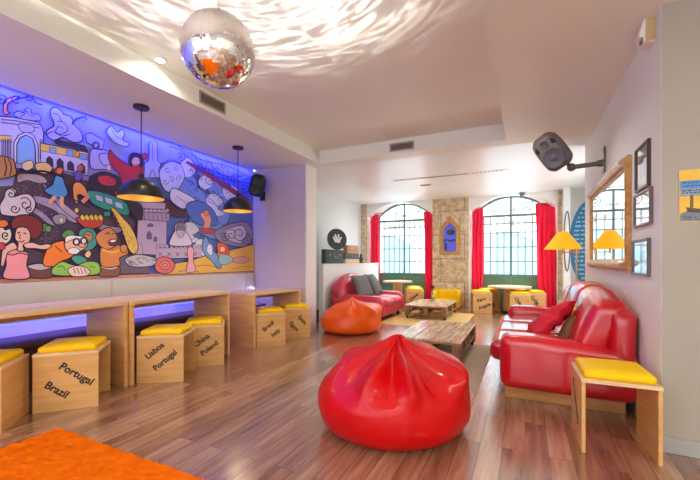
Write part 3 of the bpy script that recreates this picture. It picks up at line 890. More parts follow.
# ---------------------------------------------------------------- pendants
def pendant(x, y, zb, R, label):
    h = .20
    r = thing('pendant_lamp', label, 'lamp', (x, y, CE), group='black dome pendants over the wall tables')
    bm = new(); lathe(bm, [(0, -.001), (.075, -.001), (.075, -.022), (.07, -.028), (0, -.028)], 28); link('canopy', bm, M['black_metal'], r)
    zt = zb + h - CE
    bm = new(); tube(bm, [(0, 0, -.025), (0, 0, zt + .045)], .0055, 8); link('cord', bm, M['black_metal'], r)
    bm = new(); lathe(bm, [(0, zt + .05), (.02, zt + .05), (.028, zt + .03), (.03, zt - .005), (0, zt - .005)], 20); link('socket_cap', bm, M['black_metal'], r)
    prof = [(R * sin(a), zt - (h) * (1 - cos(a))) for a in [pi / 2 * k / 14 for k in range(15)]]
    bm = new(); lathe(bm, [(r_ if r_ > .02 else .02, z) for r_, z in prof], 40); sh = link('lamp_shade', bm, M['black_metal'], r)
    bm = new(); lathe(bm, [(max(.02, r_ - .004), z - .003) for r_, z in prof], 40); q = link('shade_lining', bm, M['gold_in'], sh); q['label'] = 'gold inner lining'
    bm = new(); lathe(bm, [(0, zt - .02), (.018, zt - .03), (.034, zt - .075), (.03, zt - .1), (.012, zt - .115), (0, zt - .117)], 16); link('bulb', bm, M['lamp_soft'], r)
    L = bpy.data.lights.new('pendant_glow', 'SPOT'); L.energy = 9; L.color = (1, .8, .5); L.spot_size = radians(140); L.spot_blend = .6; L.shadow_soft_size = .04
    lo = bpy.data.objects.new('pendant_glow', L); C.objects.link(lo); lo.location = (x, y, zb + .05)
pendant(-3.555, 2.454, 1.825, .215, 'black dome pendant lamp hanging nearer the camera, before the mural')
pendant(-3.61, 3.915, 1.875, .20, 'black dome pendant lamp hanging farther away, near the pillar speaker')

# ---------------------------------------------------------------- speakers
def speaker_shell(bm, w, d, h, mx):
    def fn(wv, p):
        t = wv.z / (h / 2)
        wv.x *= 1 - .16 * max(0, t) ** 2 - .06 * max(0, -t) ** 2
        if wv.y > 0: wv.x *= .86; wv.z *= .92
        return wv
    soft(bm, -w / 2, w / 2, -d / 2, d / 2, -h / 2, h / 2, min(w, d) * .30, (.006, .006, .006), 14, fn=fn, mx=mx)
def dish(bm, r, depth, mx, n=28, rim=True):
    p = [(r * 1.12, .01), (r * 1.10, -.012), (r, -.014), (r * .93, -.009), (r * .6, -.004), (r * .34, -.002), (r * .30, -.006), (r * .15, -.009), (0, -.010)]
    lathe(bm, p, n, mx=mx)

def wall_speaker(label, center, face_dir, up, scale, shell, cone):
    """front of the cabinet is local -Y"""
    f = Vector(face_dir).normalized(); u = Vector(up); u = (u - f * u.dot(f)).normalized()
    yl = -f; zl = u; xl = yl.cross(zl).normalized()
    mx = Matrix.Identity(4)
    for i in range(3): mx[i][0] = xl[i]; mx[i][1] = yl[i]; mx[i][2] = zl[i]
    mx = mx @ Matrix.Scale(scale, 4)
    r = thing('wall_speaker', label, 'speaker', center, group='loudspeakers on wall brackets')
    w, d, h = .245, .225, .36
    bm = new(); speaker_shell(bm, w, d, h, mx); link('cabinet', bm, shell, r)
    toF = lambda x, z, y: mx @ Matrix.Translation((x, y, z)) @ Matrix.Rotation(-pi / 2, 4, 'X')
    bm = new(); dish(bm, .088, -.03, toF(0, -.062, -d / 2 - .006)); link('woofer', bm, cone, r)
    bm = new(); dish(bm, .034, -.012, toF(0.0, .092, -d / 2 - .004)); link('tweeter', bm, cone, r)
    for s in (-1, 1):
        bm = new()
        pts = [(s * .072, -d / 2 - .002, .115), (s * .098, -d / 2 + .012, .085), (s * .098, -d / 2 + .012, .045), (s * .06, -d / 2 - .003, .06)]
        vs = [bm.verts.new(mx @ Vector(p)) for p in pts]; fc = bm.faces.new(vs)
        g = bmesh.ops.extrude_face_region(bm, geom=[fc])
        for v in [e for e in g['geom'] if isinstance(e, bmesh.types.BMVert)]: v.co += mx.to_3x3() @ Vector((0, -.006, 0))
        flat('bass_port', bm, M['dark_port'], r)
    return r, mx
# grey one on its arm, right wall
pb = Vector((.46, 4.67, 2.21)); pc = Vector((.275, 4.55, 2.38))
r, mx = wall_speaker('grey rounded loudspeaker on an arm above the gilt mirror', pc, (-.28, -.92, -.36), (-.50, 0, .86), 1.12, M['spk_grey'], M['spk_cone'])
bm = new()
box(bm, .745, .766, 4.62, 4.72, 2.12, 2.39, .004, Matrix.Translation(-pc)); flat('wall_plate', bm, M['frame_grey'], r)
bm = new(); tube(bm, [Vector((.745, 4.67, 2.225)) - pc, Vector((.70, 4.67, 2.223)) - pc], .036, 14); tube(bm, [Vector((.72, 4.67, 2.223)) - pc, pb - pc], .026, 12)
bmesh.ops.create_uvsphere(bm, u_segments=16, v_segments=10, radius=.045, matrix=Matrix.Translation(pb - pc))
tube(bm, [pb - pc, (pb - pc) * .32], .022, 10); link('arm', bm, M['frame_grey'], r)
# black one by the mural
pc = Vector((-4.03, 4.84, 2.45))
r, mx = wall_speaker('black loudspeaker mounted where the mural meets the pillar', pc, (.45, -.86, -.30), (.22, .1, .95), 1.0, M['black'], M['black'])
bm = new(); tube(bm, [Vector((-.02, .05, -.08)), Vector((-.10, .17, -.14)), Vector((-.10, .262, -.14))], .022, 10); box(bm, -.15, -.05, .235, .262, -.22, -.06, .004); link('bracket', bm, M['black_metal'], r)

# ---------------------------------------------------------------- ceiling fittings
def vent(label, x0, x1, z0, z1, plane, along, n=5):
    if along == 'y':      # on the left face of the recess, facing +X
        r = thing('air_vent', label, 'vent', (plane, (x0 + x1) / 2, (z0 + z1) / 2), pi / 2)
    else:                 # on the far face, facing -Y
        r = thing('air_vent', label, 'vent', ((x0 + x1) / 2, plane, (z0 + z1) / 2))
    w, h = (x1 - x0) / 2, (z1 - z0) / 2
    bm = new()
    for a in ((-w - .022, w + .022, h, h + .02), (-w - .022, w + .022, -h - .02, -h), (-w - .022, -w, -h, h), (w, w + .022, -h, h)):
        box(bm, a[0], a[1], -.010, 0.0, a[2], a[3], .002)
    flat('frame', bm, M['wall_warm'], r)
    bm = new(); box(bm, -w, w, -.002, 0, -h, h); flat('backing', bm, M['vent_dark'], r)
    bm = new()
    for k in range(n):
        z = -h + (k + .5) * 2 * h / n
        box(bm, -w, w, -.009, -.002, z - .003, z + .004)
    flat('slats', bm, M['vent_slat'], r)
    return r
vent('slatted grey air vent on the left side of the ceiling recess', 2.74, 3.06, 2.835, 2.925, -3.0295, 'y', 5)
vent('dark slatted air vent on the far side of the ceiling recess', -1.80, -1.47, 2.825, 2.905, 5.169, 'x', 4)

r = thing('spotlight', 'small bright round spotlight on the ceiling above the left vent', 'lamp', (-2.93, 2.2, RZ))
bm = new(); lathe(bm, [(0, -.001), (.05, -.001), (.052, -.01), (.044, -.016), (.036, -.012), (0, -.012)], 24); link('housing', bm, M['white_plastic'], r)
bm = new(); lathe(bm, [(0, -.0125), (.036, -.0125), (.03, -.02), (0, -.024)], 20); link('lens', bm, M['lamp_white'], r)

r = thing('linear_diffuser', 'long slot diffuser with a brown middle in the rear ceiling', 'diffuser', (-1.36, 7.07, CR))
bm = new(); box(bm, -1.07, 1.07, -.05, .05, -.006, -.0005, .002); flat('frame', bm, M['wall'], r)
bm = new(); box(bm, -.5, .42, -.03, .03, -.010, -.006); flat('grille', bm, M['grille_brown'], r)
for x in [-1.03 + k * .058 for k in range(9)] + [.47 + k * .07 for k in range(8)]:
    bm = new(); box(bm, x, x + .03, -.026, .026, -.009, -.006); flat('slot', bm, M['vent_slat'], r)
r = thing('ceiling_plate', 'small grey plate on the rear ceiling behind the slot diffuser', 'plate', (-1.92, 7.75, CR))
bm = new(); box(bm, -.11, .11, -.05, .05, -.012, -.0005, .004); flat('cover', bm, M['vent_slat'], r)
p = on_y(522, 192, YB - .1)
r = thing('dome_camera', 'small round dome camera on the ceiling above the right window', 'camera', (p.x, p.y, CR))
bm = new(); lathe(bm, [(0, -.0005), (.07, -.0005), (.07, -.02), (.055, -.03), (0, -.03)], 20); link('base', bm, M['spk_grey'], r)
bm = new(); lathe(bm, [(.052, -.03), (.05, -.055), (.035, -.078), (0, -.088)], 20); link('dome', bm, M['frame_grey'], r)

r = thing('motion_sensor', 'white wedge-shaped sensor box high on the wall corner', 'sensor', (WR, 3.06, 2.715))
bm = new()
prof = [(0, -.10), (-.075, -.085), (-.085, -.04), (-.06, .07), (-.03, .095), (0, .095)]
a = [bm.verts.new((x, -.055, z)) for x, z in prof]; b = [bm.verts.new((x, .055, z)) for x, z in prof]
bm.faces.new(a); bm.faces.new(b[::-1])
for i in range(len(prof)): j = (i + 1) % len(prof); bm.faces.new((a[i], a[j], b[j], b[i]))
flat('housing', bm, M['white_plastic'], r)
bm = new(); box(bm, -.052, 0, -.062, -.0555, -.09, .10, .002); flat('side_cover', bm, M['cream_plastic'], r)
bm = new(); box(bm, -.078, -.066, -.057, -.02, -.093, -.06); flat('sensor_window', bm, M['frame_grey'], r)

# ---------------------------------------------------------------- mirror and pictures on the right wall
def rect_frame(bm, y0, y1, z0, z1, w, prof):
    """mitred moulding on the plane X = 0, projecting to -X; prof = (distance in from the outer edge, projection)"""
    loops = []
    for d, x in prof:
        loops.append([bm.verts.new((-x, yy, zz)) for yy, zz in ((y0 + d, z0 + d), (y1 - d, z0 + d), (y1 - d, z1 - d), (y0 + d, z1 - d))])
    for A, B in zip(loops, loops[1:]):
        for k in range(4): bm.faces.new((A[k], A[(k + 1) % 4], B[(k + 1) % 4], B[k]))
y0, y1, z0, z1 = 3.59, 5.42, 1.10, 2.03
cy, cz = (y0 + y1) / 2, (z0 + z1) / 2
r = thing('wall_mirror', 'big rectangular mirror in an ornate gilt frame above the red sofa', 'mirror', (WR, cy, cz))
bm = new(); rect_frame(bm, y0 - cy, y1 - cy, z0 - cz, z1 - cz, .1, [(0, 0), (0, .03), (.02, .042), (.05, .040), (.085, .030), (.10, .022), (.10, .0)])
fr_ = flat('frame', bm, M['gilt'], r)
bm = new()
for z in (z0 - cz + .05, z1 - cz - .05):
    n_ = 150; ln = y1 - y0 - .08
    pts = [(-.038 - .010 * cos(k * 2 * pi / 6), y0 - cy + .04 + ln * k / n_, z + .016 * sin(k * 2 * pi / 6)) for k in range(n_ + 1)]
    tube(bm, pts, [.024 + .010 * sin(k * 2 * pi / 6 + 1) for k in range(n_ + 1)], 8)
    q = link('carving', bm, M['silver_gilt'], fr_); bm = new()
bm.free()
bm = new(); vs = [bm.verts.new((-.022, a, b)) for a, b in ((y0 - cy + .09, z0 - cz + .09), (y1 - cy - .09, z0 - cz + .09), (y1 - cy - .09, z1 - cz - .09), (y0 - cy + .09, z1 - cz - .09))]; bm.faces.new(vs)
flat('mirror_glass', bm, M['mirror'], r)

def picture(label, y0, y1, z0, z1, m):
    cy, cz = (y0 + y1) / 2, (z0 + z1) / 2
    r = thing('framed_picture', label, 'picture', (WR, cy, cz), group='small framed pictures beside the mirror')
    a, b, c, d = y0 - cy, y1 - cy, z0 - cz, z1 - cz
    bm = new(); rect_frame(bm, a, b, c, d, .03, [(0, 0), (0, .018), (.005, .022), (.016, .021), (.02, .014), (.02, .004)]); flat('frame', bm, m, r)
    q = lambda x, i: [(-x, a + i, c + i), (-x, b - i, c + i), (-x, b - i, d - i), (-x, a + i, d - i)]
    bm = new(); bm.faces.new([bm.verts.new(v) for v in q(.006, .018)]); flat('mat_board', bm, M['paper'], r)
    bm = new(); bm.faces.new([bm.verts.new(v) for v in q(.008, .085)]); flat('print', bm, M['print'], r)
    bm = new(); bm.faces.new([bm.verts.new(v) for v in q(.012, .019)]); flat('glass', bm, M['glass_pic'], r)
picture('dark framed small picture, topmost of the three beside the mirror', 3.10, 3.42, 1.69, 2.012, M['frame_dark'])
picture('grey-brown framed picture, middle of the three beside the mirror', 3.05, 3.46, 1.43, 1.677, M['frame_grey'])
picture('grey framed picture, lowest of the three beside the mirror', 3.10, 3.51, 1.074, 1.338, M['frame_grey'])

# poster on the return wall
r = thing('poster', 'colourful yellow and blue poster pinned on the greige wall at right edge', 'poster', (.848, 2.879, 1.417))
W_, H_ = .27, .315
bm = new(); box(bm, 0, W_, -.003, 0, 0, H_); flat('sheet', bm, mat('poster_yellow', rgb(240, 190, 60), .5, var=.08, vscale=12), r)
def patch(name, pts, m, k=1):
    bm = new(); bm.faces.new([bm.verts.new((x, -.003 - .0003 * k, z)) for x, z in pts]); return flat(name, bm, m, r)
patch('blue_band', [(.004, .195), (W_, .195), (W_, .25), (.004, .25)], mat('poster_blue', rgb(86, 150, 206), .5))
patch('grey_block', [(.004, .155), (W_, .155), (W_, .2), (.004, .2)], mat('poster_grey', rgb(150, 160, 170), .5, var=.4, vscale=60), 2)
patch('dark_hull', [(.03, .09), (.10, .075), (.14, .10), (.20, .17), (W_, .185), (W_, .06), (.12, .05), (.04, .06)], mat('poster_brown', rgb(96, 62, 52), .5, var=.4, vscale=30), 3)
patch('red_patch', [(.17, .10), (W_, .12), (W_, .165), (.2, .15)], mat('poster_red', rgb(200, 70, 50), .5), 4)
patch('sea', [(.004, .004), (W_, .004), (W_, .055), (.12, .05), (.04, .065), (.004, .05)], mat('poster_sea', rgb(110, 120, 128), .5, var=.5, vscale=50), 3)
patch('tower', [(.05, .085), (.066, .085), (.066, .16), (.05, .16)], mat('poster_dark', rgb(110, 90, 50), .5), 4)
bm = new()
for row, z in enumerate((.232, .212, .185, .170)):
    x = .014; rn = random.Random(row)
    while x < W_ - .02:
        w = rn.uniform(.006, .02); box(bm, x, min(x + w, W_ - .004), -.0046, -.0042, z, z + .009); x += w + .006
flat('print_lines', bm, mat('poster_print', rgb(60, 90, 140), .5), r)

# ---------------------------------------------------------------- swing-arm lamp at the end of the sofa
r = thing('floor_lamp', 'brass swing-arm floor lamp with a yellow cone shade behind sofa', 'lamp', (.635, 5.85, 0))
bm = new(); lathe(bm, [(0, 0), (.12, 0), (.12, .015), (.10, .025), (.02, .035), (0, .035)], 28); link('base', bm, M['brass'], r)
bm = new(); tube(bm, [(0, 0, .03), (0, 0, 1.345)], .011, 10); tube(bm, [(0, 0, 1.27), (0, 0, 1.36)], .018, 12); link('pole', bm, M['brass'], r)
bm = new(); tube(bm, [(0, 0, 1.30), (-.07, -.02, 1.30), (-.16, 0, 1.305)], .008, 8); tube(bm, [(-.16, 0, 1.28), (-.16, 0, 1.37)], .014, 10); link('arm', bm, M['brass'], r)
bm = new(); lathe(bm, [(.235, 1.345), (.06, 1.585), (.055, 1.583), (.230, 1.343)], 36, center=(-.16, 0, 0)); link('lamp_shade', bm, M['yellow_shade'], r)
bm = new(); lathe(bm, [(0, 1.36), (.02, 1.37), (.04, 1.43), (.03, 1.47), (0, 1.48)], 16, center=(-.16, 0, 0)); link('bulb', bm, M['lamp_soft'], r)

# blue oval sign and narrow white oval frame beyond the wall end
r = thing('oval_sign', 'big blue oval sign with pale lines of lettering in the alcove', 'sign', (1.39, YB - .001, 1.56))
bm = new()
lathe(bm, [(0, -.03), (.46, -.03), (.48, -.02), (.48, 0), (0, 0)], 48, mx=Matrix.Rotation(-pi / 2, 4, 'X') @ Matrix.Diagonal((1, 2.15, -1, 1)))
flat('board', bm, M['blue_sign'], r)
rn = random.Random(3)
for k in range(17):
    bm = new()
    z = .80 - k * .098
    half = .43 * sqrt(max(0, 1 - (z / 1.0) ** 2)) - .03
    x = -half
    while x < half:
        w = rn.uniform(.04, .13) if k else 9; x2 = min(x + w, half); h = .035 if k % 4 else .05
        box(bm, x, x2, -.034, -.0305, z - h / 2, z + h / 2); x = x2 + .03
    flat('lettering', bm, M['sign_text'], r)
r = thing('oval_picture', 'narrow pale oval framed panel hanging on the white pier', 'picture', (.84, YB - .351, 1.62))
bm = new(); pts = [(.055 * cos(a), -.012, .66 * sin(a)) for a in [2 * pi * k / 40 for k in range(40)]]; tube(bm, pts, .012, 6, closed=True); link('frame', bm, M['frame_grey'], r)
bm = new(); bm.faces.new([bm.verts.new((x, -.006, z)) for x, y, z in pts]); flat('panel', bm, M['paper'], r)

# ---------------------------------------------------------------- curtains
def curtain(label, xt0, xt1, xb0, xb1, zt, zb, y, folds, amp=.035):
    cx = (xt0 + xt1) / 2
    bm = new(); NU, NV = folds * 10, 26
    g = []
    for j in range(NV + 1):
        t = j / NV; z = zt + (zb - zt) * t
        row = []
        for i in range(NU + 1):
            u = i / NU
            x = (xt0 + (xt1 - xt0) * u) * (1 - t) + (xb0 + (xb1 - xb0) * u) * t
            am = amp * (.35 + .65 * min(1, t * 3)) * (1 + .25 * sin(3 * t + u * 5))
            row.append(bm.verts.new((x - cx + .010 * sin(7 * t + 4 * u), am * sin(2 * pi * folds * (u + .04 * sin(3 * t))) + .010 * sin(5 * u + 6 * t), z)))
        g.append(row)
    for j in range(NV):
        for i in range(NU): bm.faces.new((g[j][i], g[j][i + 1], g[j + 1][i + 1], g[j + 1][i]))
    o = link('curtain', bm, M['curtain'], loc=(cx, y, 0)); 
    o.data.polygons.foreach_set('use_smooth', [True] * len(o.data.polygons))
    sd = o.modifiers.new('thickness', 'SOLIDIFY'); sd.thickness = .004
    return tag(o, label, 'curtain', 'red window curtains')
yc_ = NY - .17
curtain('red curtain at the left side of the left window', -4.07, -3.79, -4.05, -3.82, 2.53, .03, yc_, 3)
curtain('red curtain at the right side of the left window', -2.50, -2.24, -2.44, -2.24, 2.53, .03, yc_, 3)
curtain('red curtain at the left side of the right window', -1.23, -.95, -1.23, -.98, 2.53, .03, yc_, 3)
curtain('red curtain at the right side of the right window, widest of four', .22, .65, .30, .66, 2.55, .03, yc_, 4, .05)
for i, (a, b) in enumerate(((-4.11, -2.23), (-1.24, .66))):
    r = thing('curtain_rail', ('slim curtain rail above the left window', 'slim curtain rail above the right window')[i], 'rail', ((a + b) / 2, yc_, 2.54), group='curtain rails')
    # two short brackets at the sides, the middle left open
    for s in (-1, 1):
        bm = new(); e = s * (b - a) / 2; tube(bm, [(e, 0, 0.015), (e - s * .46, 0, 0.015)], .010, 8); link('rod', bm, M['frame_grey'], r)

# ---------------------------------------------------------------- pier: gothic frame, socket, yellow armchair
r = thing('gothic_picture', 'pointed wooden frame with a violet panel hung on stone pier', 'picture', (-1.762, YB - .001, 1.345))
out = [(-.27, 0), (.27, 0), (.27, .70), (.20, .78), (0, .98), (-.20, .78), (-.27, .70)]
inn = [(-.18, .08), (.18, .08), (.18, .68), (0, .86), (-.18, .68)]
bm = new()
def prism(bm, pts, y0, y1):
    a = [bm.verts.new((x, y0, z)) for x, z in pts]; b = [bm.verts.new((x, y1, z)) for x, z in pts]
    bm.faces.new(a); bm.faces.new(b[::-1])
    for i in range(len(pts)): j = (i + 1) % len(pts); bm.faces.new((a[i], a[j], b[j], b[i]))
prism(bm, out, -.03, 0); 
def strip(bm, A, r_): tube(bm, [(x, -.034, z) for x, z in A], r_, 8, closed=True)
strip(bm, inn, .028); strip(bm, [(-.25, .02), (.25, .02), (.25, .70), (0, .95), (-.25, .70)], .018)
bmesh.ops.create_icosphere(bm, subdivisions=2, radius=.035, matrix=Matrix.Translation((0, -.03, .97)))
flat('frame', bm, M['gilt'], r)
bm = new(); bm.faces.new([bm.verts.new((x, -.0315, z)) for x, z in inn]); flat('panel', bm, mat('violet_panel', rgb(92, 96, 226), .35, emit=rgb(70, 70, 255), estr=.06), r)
bm = new()
bm.faces.new([bm.verts.new((.02 + .11 * cos(a), -.0325, .58 + .075 * sin(a))) for a in [2 * pi * k / 20 for k in range(20)]])
for x0_, x1_, z0_, z1_ in ((-.17, -.06, .36, .41), (-.05, .08, .33, .39), (.07, .17, .35, .40), (-.13, -.08, .12, .30)):
    bm.faces.new([bm.verts.new((x, -.0325, z)) for x, z in ((x0_, z0_), (x1_, z0_), (x1_, z1_), (x0_, z1_))])
flat('dark_shapes', bm, M['green_case'], r)

r = thing('wall_socket', 'small white socket on the stone pier above yellow chair', 'socket', (on_y(449.5, 288, YB).x, YB - .001, on_y(449.5, 288, YB).z))
bm = new(); box(bm, -.045, .045, -.012, 0, -.07, .07, .004); flat('plate', bm, M['white_plastic'], r)
bm = new(); lathe(bm, [(0, 0), (.018, 0), (.018, .002), (0, .002)], 14, mx=Matrix.Translation((0, -.012, .025)) @ Matrix.Rotation(pi / 2, 4, 'X')); lathe(bm, [(0, 0), (.018, 0), (.018, .002), (0, .002)], 14, mx=Matrix.Translation((0, -.012, -.03)) @ Matrix.Rotation(pi / 2, 4, 'X')); link('outlet', bm, M['frame_grey'], r)

r = thing('armchair', 'low yellow upholstered armchair standing against the stone pier', 'armchair', (-1.79, 9.38, 0), radians(4))
for nm, a in (('seat', (-.27, .27, -.28, .12, .06, .24)), ('backrest', (-.34, .34, .12, .28, .03, .45)), ('armrest', (-.345, -.23, -.28, .2, .03, .43)), ('armrest', (.23, .345, -.28, .2, .03, .43))):
    bm = new(); soft(bm, *a, r=.05, puff=(.008, .008, .012), n=10); link(nm, bm, M['yellow'], r)
for x in (-.29, .29):
    for y in (-.2, .2):
        bm = new(); box(bm, x - .02, x + .02, y - .02, y + .02, 0, .045); flat('foot', bm, M['dark_brown'], r)

# round tables by the windows
def round_table(label, x, y, R, h, pr):
    r = thing('round_table', label, 'table', (x, y, 0), group='round tables in the window bays')
    bm = new(); lathe(bm, [(0, h - .04), (R - .006, h - .04), (R, h - .034), (R, h - .006), (R - .006, h), (0, h)], 48); link('tabletop', bm, M['ply_top'], r)
    bm = new(); lathe(bm, [(0, .04), (pr, .04), (pr, h - .04), (0, h - .04)], 32); link('pedestal', bm, M['ply'], r)
    bm = new(); lathe(bm, [(0, 0), (pr + .05, 0), (pr + .05, .03), (pr + .03, .04), (0, .04)], 32); link('base_ring', bm, M['black'], r)
round_table('round plywood pedestal table in the right window bay among stools', -.33, 9.2, .47, .60, .13)
round_table('round pale table in the left window bay behind the pink sofa', -3.02, 9.2, .38, .66, .12)

# ---------------------------------------------------------------- things standing on the half wall
HW = 1.125
def onwall(px): return on_x(px, 262, -3.775).y
def case(name, label, cat, px0, px1, h, m, dx=(-3.83, -3.72), z=HW, handle=False, trim=None):
    a, b = onwall(px0), onwall(px1); cy = (a + b) / 2; cx = sum(dx) / 2
    r = thing(name, label, cat, (cx, cy, z)); w = (b - a) / 2; d = (dx[1] - dx[0]) / 2
    bm = new(); box(bm, -d, d, -w, w, 0, h * .62, .008); flat('body', bm, m, r)
    bm = new(); box(bm, -d, d, -w, w, h * .625, h, .008); flat('lid', bm, m, r)
    bm = new()
    for s in (-.6, .6): box(bm, d, d + .006, s * w - .02, s * w + .02, h * .54, h * .72, .002)
    flat('latch', bm, M['brass'], r)
    if handle:
        bm = new(); tube(bm, [(d + .004, -.05, h * .42), (d + .03, -.045, h * .42), (d + .03, .045, h * .42), (d + .004, .05, h * .42)], .006, 6); link('handle', bm, M['brass'], r)
    return r
case('vintage_case', 'dark green vintage case with brass fittings standing on the half wall', 'case', 323.5, 341.5, .30, M['green_case'], handle=True)
case('vintage_case', 'flat dark green case lying on a cream box on half wall', 'case', 342.5, 357, .135, M['green_case'], z=HW + .101)
case('card_box', 'low cream box under the flat green case on half wall', 'box', 343.5, 357.5, .10, M['cream'])
case('wooden_case', 'tan wooden case stacked on top of the flat green case', 'case', 345, 356.5, .19, M['tan_wood'], z=HW + .237)
a = onwall(337.0)
r = thing('gramophone_disc', 'round dark disc with white marks propped on the green case', 'disc', (-3.775, a, HW + .3045), radians(-38))
bm = new(); lathe(bm, [(0, -.012), (.235, -.012), (.24, 0), (.235, .012), (0, .012)], 40, mx=Matrix.Translation((0, 0, .235)) @ Matrix.Rotation(radians(84), 4, 'Y'))
flat('disc', bm, M['green_case'], r)
bm = new()
for k, (dy, dz, w, h, rt) in enumerate(((-.07, .12, .03, .10, .5), (-.03, .16, .03, .13, .3), (.02, .15, .03, .14, -.1), (.06, .12, .03, .10, -.5), (0, .08, .10, .04, 0))):
    m4 = Matrix.Translation((.0165 - .0, dy, .13 + dz * .8)) @ Matrix.Rotation(rt, 4, 'X')
    soft(bm, -.002, .004, -w, w, -h, h, .003, n=3, mx=Matrix.Translation((.006 + (.5 - dz * 2) * .012, 0, 0)) @ m4 @ Matrix.Scale(.7, 4))
link('white_marks', bm, M['paper'], r)
a = onwall(361)
r = thing('figurine', 'small dark figurine at the window end of the half wall items', 'figurine', (-3.775, a, HW))
bm = new(); lathe(bm, [(0, 0), (.07, 0), (.07, .02), (.04, .03), (.05, .08), (.06, .12), (.03, .17), (.035, .2), (.02, .235), (0, .24)], 20); link('body', bm, M['green_case'], r)

# floor box and hooks by the pillar
p = on_z(313, 322, 0)
r = thing('floor_crate', 'small dark brown wooden box on floor between pillar and half wall', 'box', (p.x, p.y, 0), radians(30))
bm = new(); box(bm, -.11, .11, 0, .2, 0, .19, .006); flat('body', bm, M['dark_brown'], r)
bm = new(); box(bm, -.115, .115, -.005, .205, .191, .215, .004); flat('lid', bm, M['dark_brown'], r)
bm = new(); box(bm, -.03, .03, -.008, 0, .09, .13, .002); flat('plate', bm, M['brass'], r)
r = thing('hook_rail', 'thin dark rail with hooks on the white wall beside pillar', 'rail', (-4.299, 6.86, 1.55))
bm = new(); box(bm, 0, .012, -.02, .02, -.40, .40, .002); flat('strip', bm, M['frame_grey'], r)
for z in (-.36, -.05, .2, .36):
    bm = new(); tube(bm, [(.01, 0, z), (.06, 0, z - .01), (.075, 0, z + .03)], .008, 6); link('hook', bm, M['black_metal'], r)
# ---------------------------------------------------------------- mural: one flat painted panel on the left wall
mural_mats = []; mural_idx = {}
def mcol(r, g, b, k=None):
    key = (r, g, b)
    if key not in mural_idx:
        mural_idx[key] = len(mural_mats)
        mural_mats.append(mat('mural_paint', rgb(r, g, b), .45, var=.04, vscale=9))
    return mural_idx[key]
MB_ = new(); layer = [0]
MY0, MY1, MZ0, MZ1 = -2.75, 5.095, 1.0, CE + .10
def wallp(px, py, off):
    p = on_x(px, py, WL)
    y = max(MY0, min(MY1, p.y)); z = max(MZ0, min(MZ1, p.z))
    return Vector((WL + off, y, z))
def spline(pts, n=5):
    out = []; N_ = len(pts)
    for i in range(N_):
        p0, p1, p2, p3 = pts[i - 1], pts[i], pts[(i + 1) % N_], pts[(i + 2) % N_]
        for k in range(n):
            f = k / n
            out.append(tuple(.5 * (2 * p1[j] + (p2[j] - p0[j]) * f + (2 * p0[j] - 5 * p1[j] + 4 * p2[j] - p3[j]) * f * f + (3 * p1[j] - p0[j] - 3 * p2[j] + p3[j]) * f ** 3) for j in (0, 1)))
    return out
def ospline(pts, n=5):
    out = []; N_ = len(pts)
    for i in range(N_ - 1):
        p0, p1, p2, p3 = pts[max(i - 1, 0)], pts[i], pts[i + 1], pts[min(i + 2, N_ - 1)]
        for k in range(n):
            f = k / n
            out.append(tuple(.5 * (2 * p1[j] + (p2[j] - p0[j]) * f + (2 * p0[j] - 5 * p1[j] + 4 * p2[j] - p3[j]) * f * f + (3 * p1[j] - p0[j] - 3 * p2[j] + p3[j]) * f ** 3) for j in (0, 1)))
    out.append(pts[-1]); return out
INK = (38, 28, 60)
def stroke3(P3, w, mi, closed):
    n = len(P3)
    if n < 2: return
    prev = None; first = None
    for i in range(n):
        a = P3[(i - 1) % n] if (closed or i > 0) else P3[i]; b = P3[(i + 1) % n] if (closed or i < n - 1) else P3[i]
        d = b - a
        if d.length < 1e-6: continue
        d.normalize(); nrm = Vector((0, -d.z, d.y)) * w * .34
        cur = (MB_.verts.new(P3[i] + nrm), MB_.verts.new(P3[i] - nrm))
        if prev: f = MB_.faces.new((prev[0], cur[0], cur[1], prev[1])); f.material_index = mi
        if first is None: first = cur
        prev = cur
    if closed and prev and first and prev is not first:
        f = MB_.faces.new((prev[0], first[0], first[1], prev[1])); f.material_index = mi
def off():
    layer[0] += 1; return .0012 + layer[0] * .00006
def fill(pts, col, smooth=True, w=.016, ink=INK, raw=False):
    if smooth: pts = spline(pts)
    o_ = off()
    vs = []
    last = None
    for p in pts:
        v = wallp(p[0], p[1], o_)
        if last is None or (v - last).length > 1e-5: vs.append(v); last = v
    if len(vs) > 2 and (vs[0] - vs[-1]).length < 1e-5: vs.pop()
    if len(vs) < 3: return
    f = MB_.faces.new([MB_.verts.new(v) for v in vs]); f.material_index = mcol(*col)
    if w: 
        o2 = off(); stroke3([v + Vector((o2 - o_, 0, 0)) for v in vs], w, mcol(*ink), True)
def line(pts, w=.014, ink=INK, smooth=True):
    if smooth: pts = ospline(pts)
    o_ = off(); stroke3([wallp(p[0], p[1], o_) for p in pts], w, mcol(*ink), False)
def A(*pts): return [(x / 4.8, 80 + y / 4.8) for x, y in pts]
def B(*pts): return [(120 + x / 4.8, 80 + y / 4.8) for x, y in pts]
def Cc(*pts): return [(x / 4.0, 170 + y / 4.0) for x, y in pts]
def D(*pts): return [(120 + x / 4.364, 180 + y / 4.364) for x, y in pts]
def ell(c, rx, ry, rot=0, n=14):
    return [(c[0] + rx * cos(t) * cos(rot) - ry * sin(t) * sin(rot), c[1] + rx * cos(t) * sin(rot) + ry * sin(t) * cos(rot)) for t in [2 * pi * k / n for k in range(n)]]
def circ(fn, x, y, r, col, k=4.3, **kw): fill(ell(fn((x, y))[0], r, r), col, **kw)
def spiral(cx, cy, r, turns=1.6, a0=0, w=.012, s=1):
    line([(cx + r * (1 - t / 18) * cos(a0 + s * t * turns * 2 * pi / 18), cy + r * (1 - t / 18) * sin(a0 + s * t * turns * 2 * pi / 18)) for t in range(17)], w)

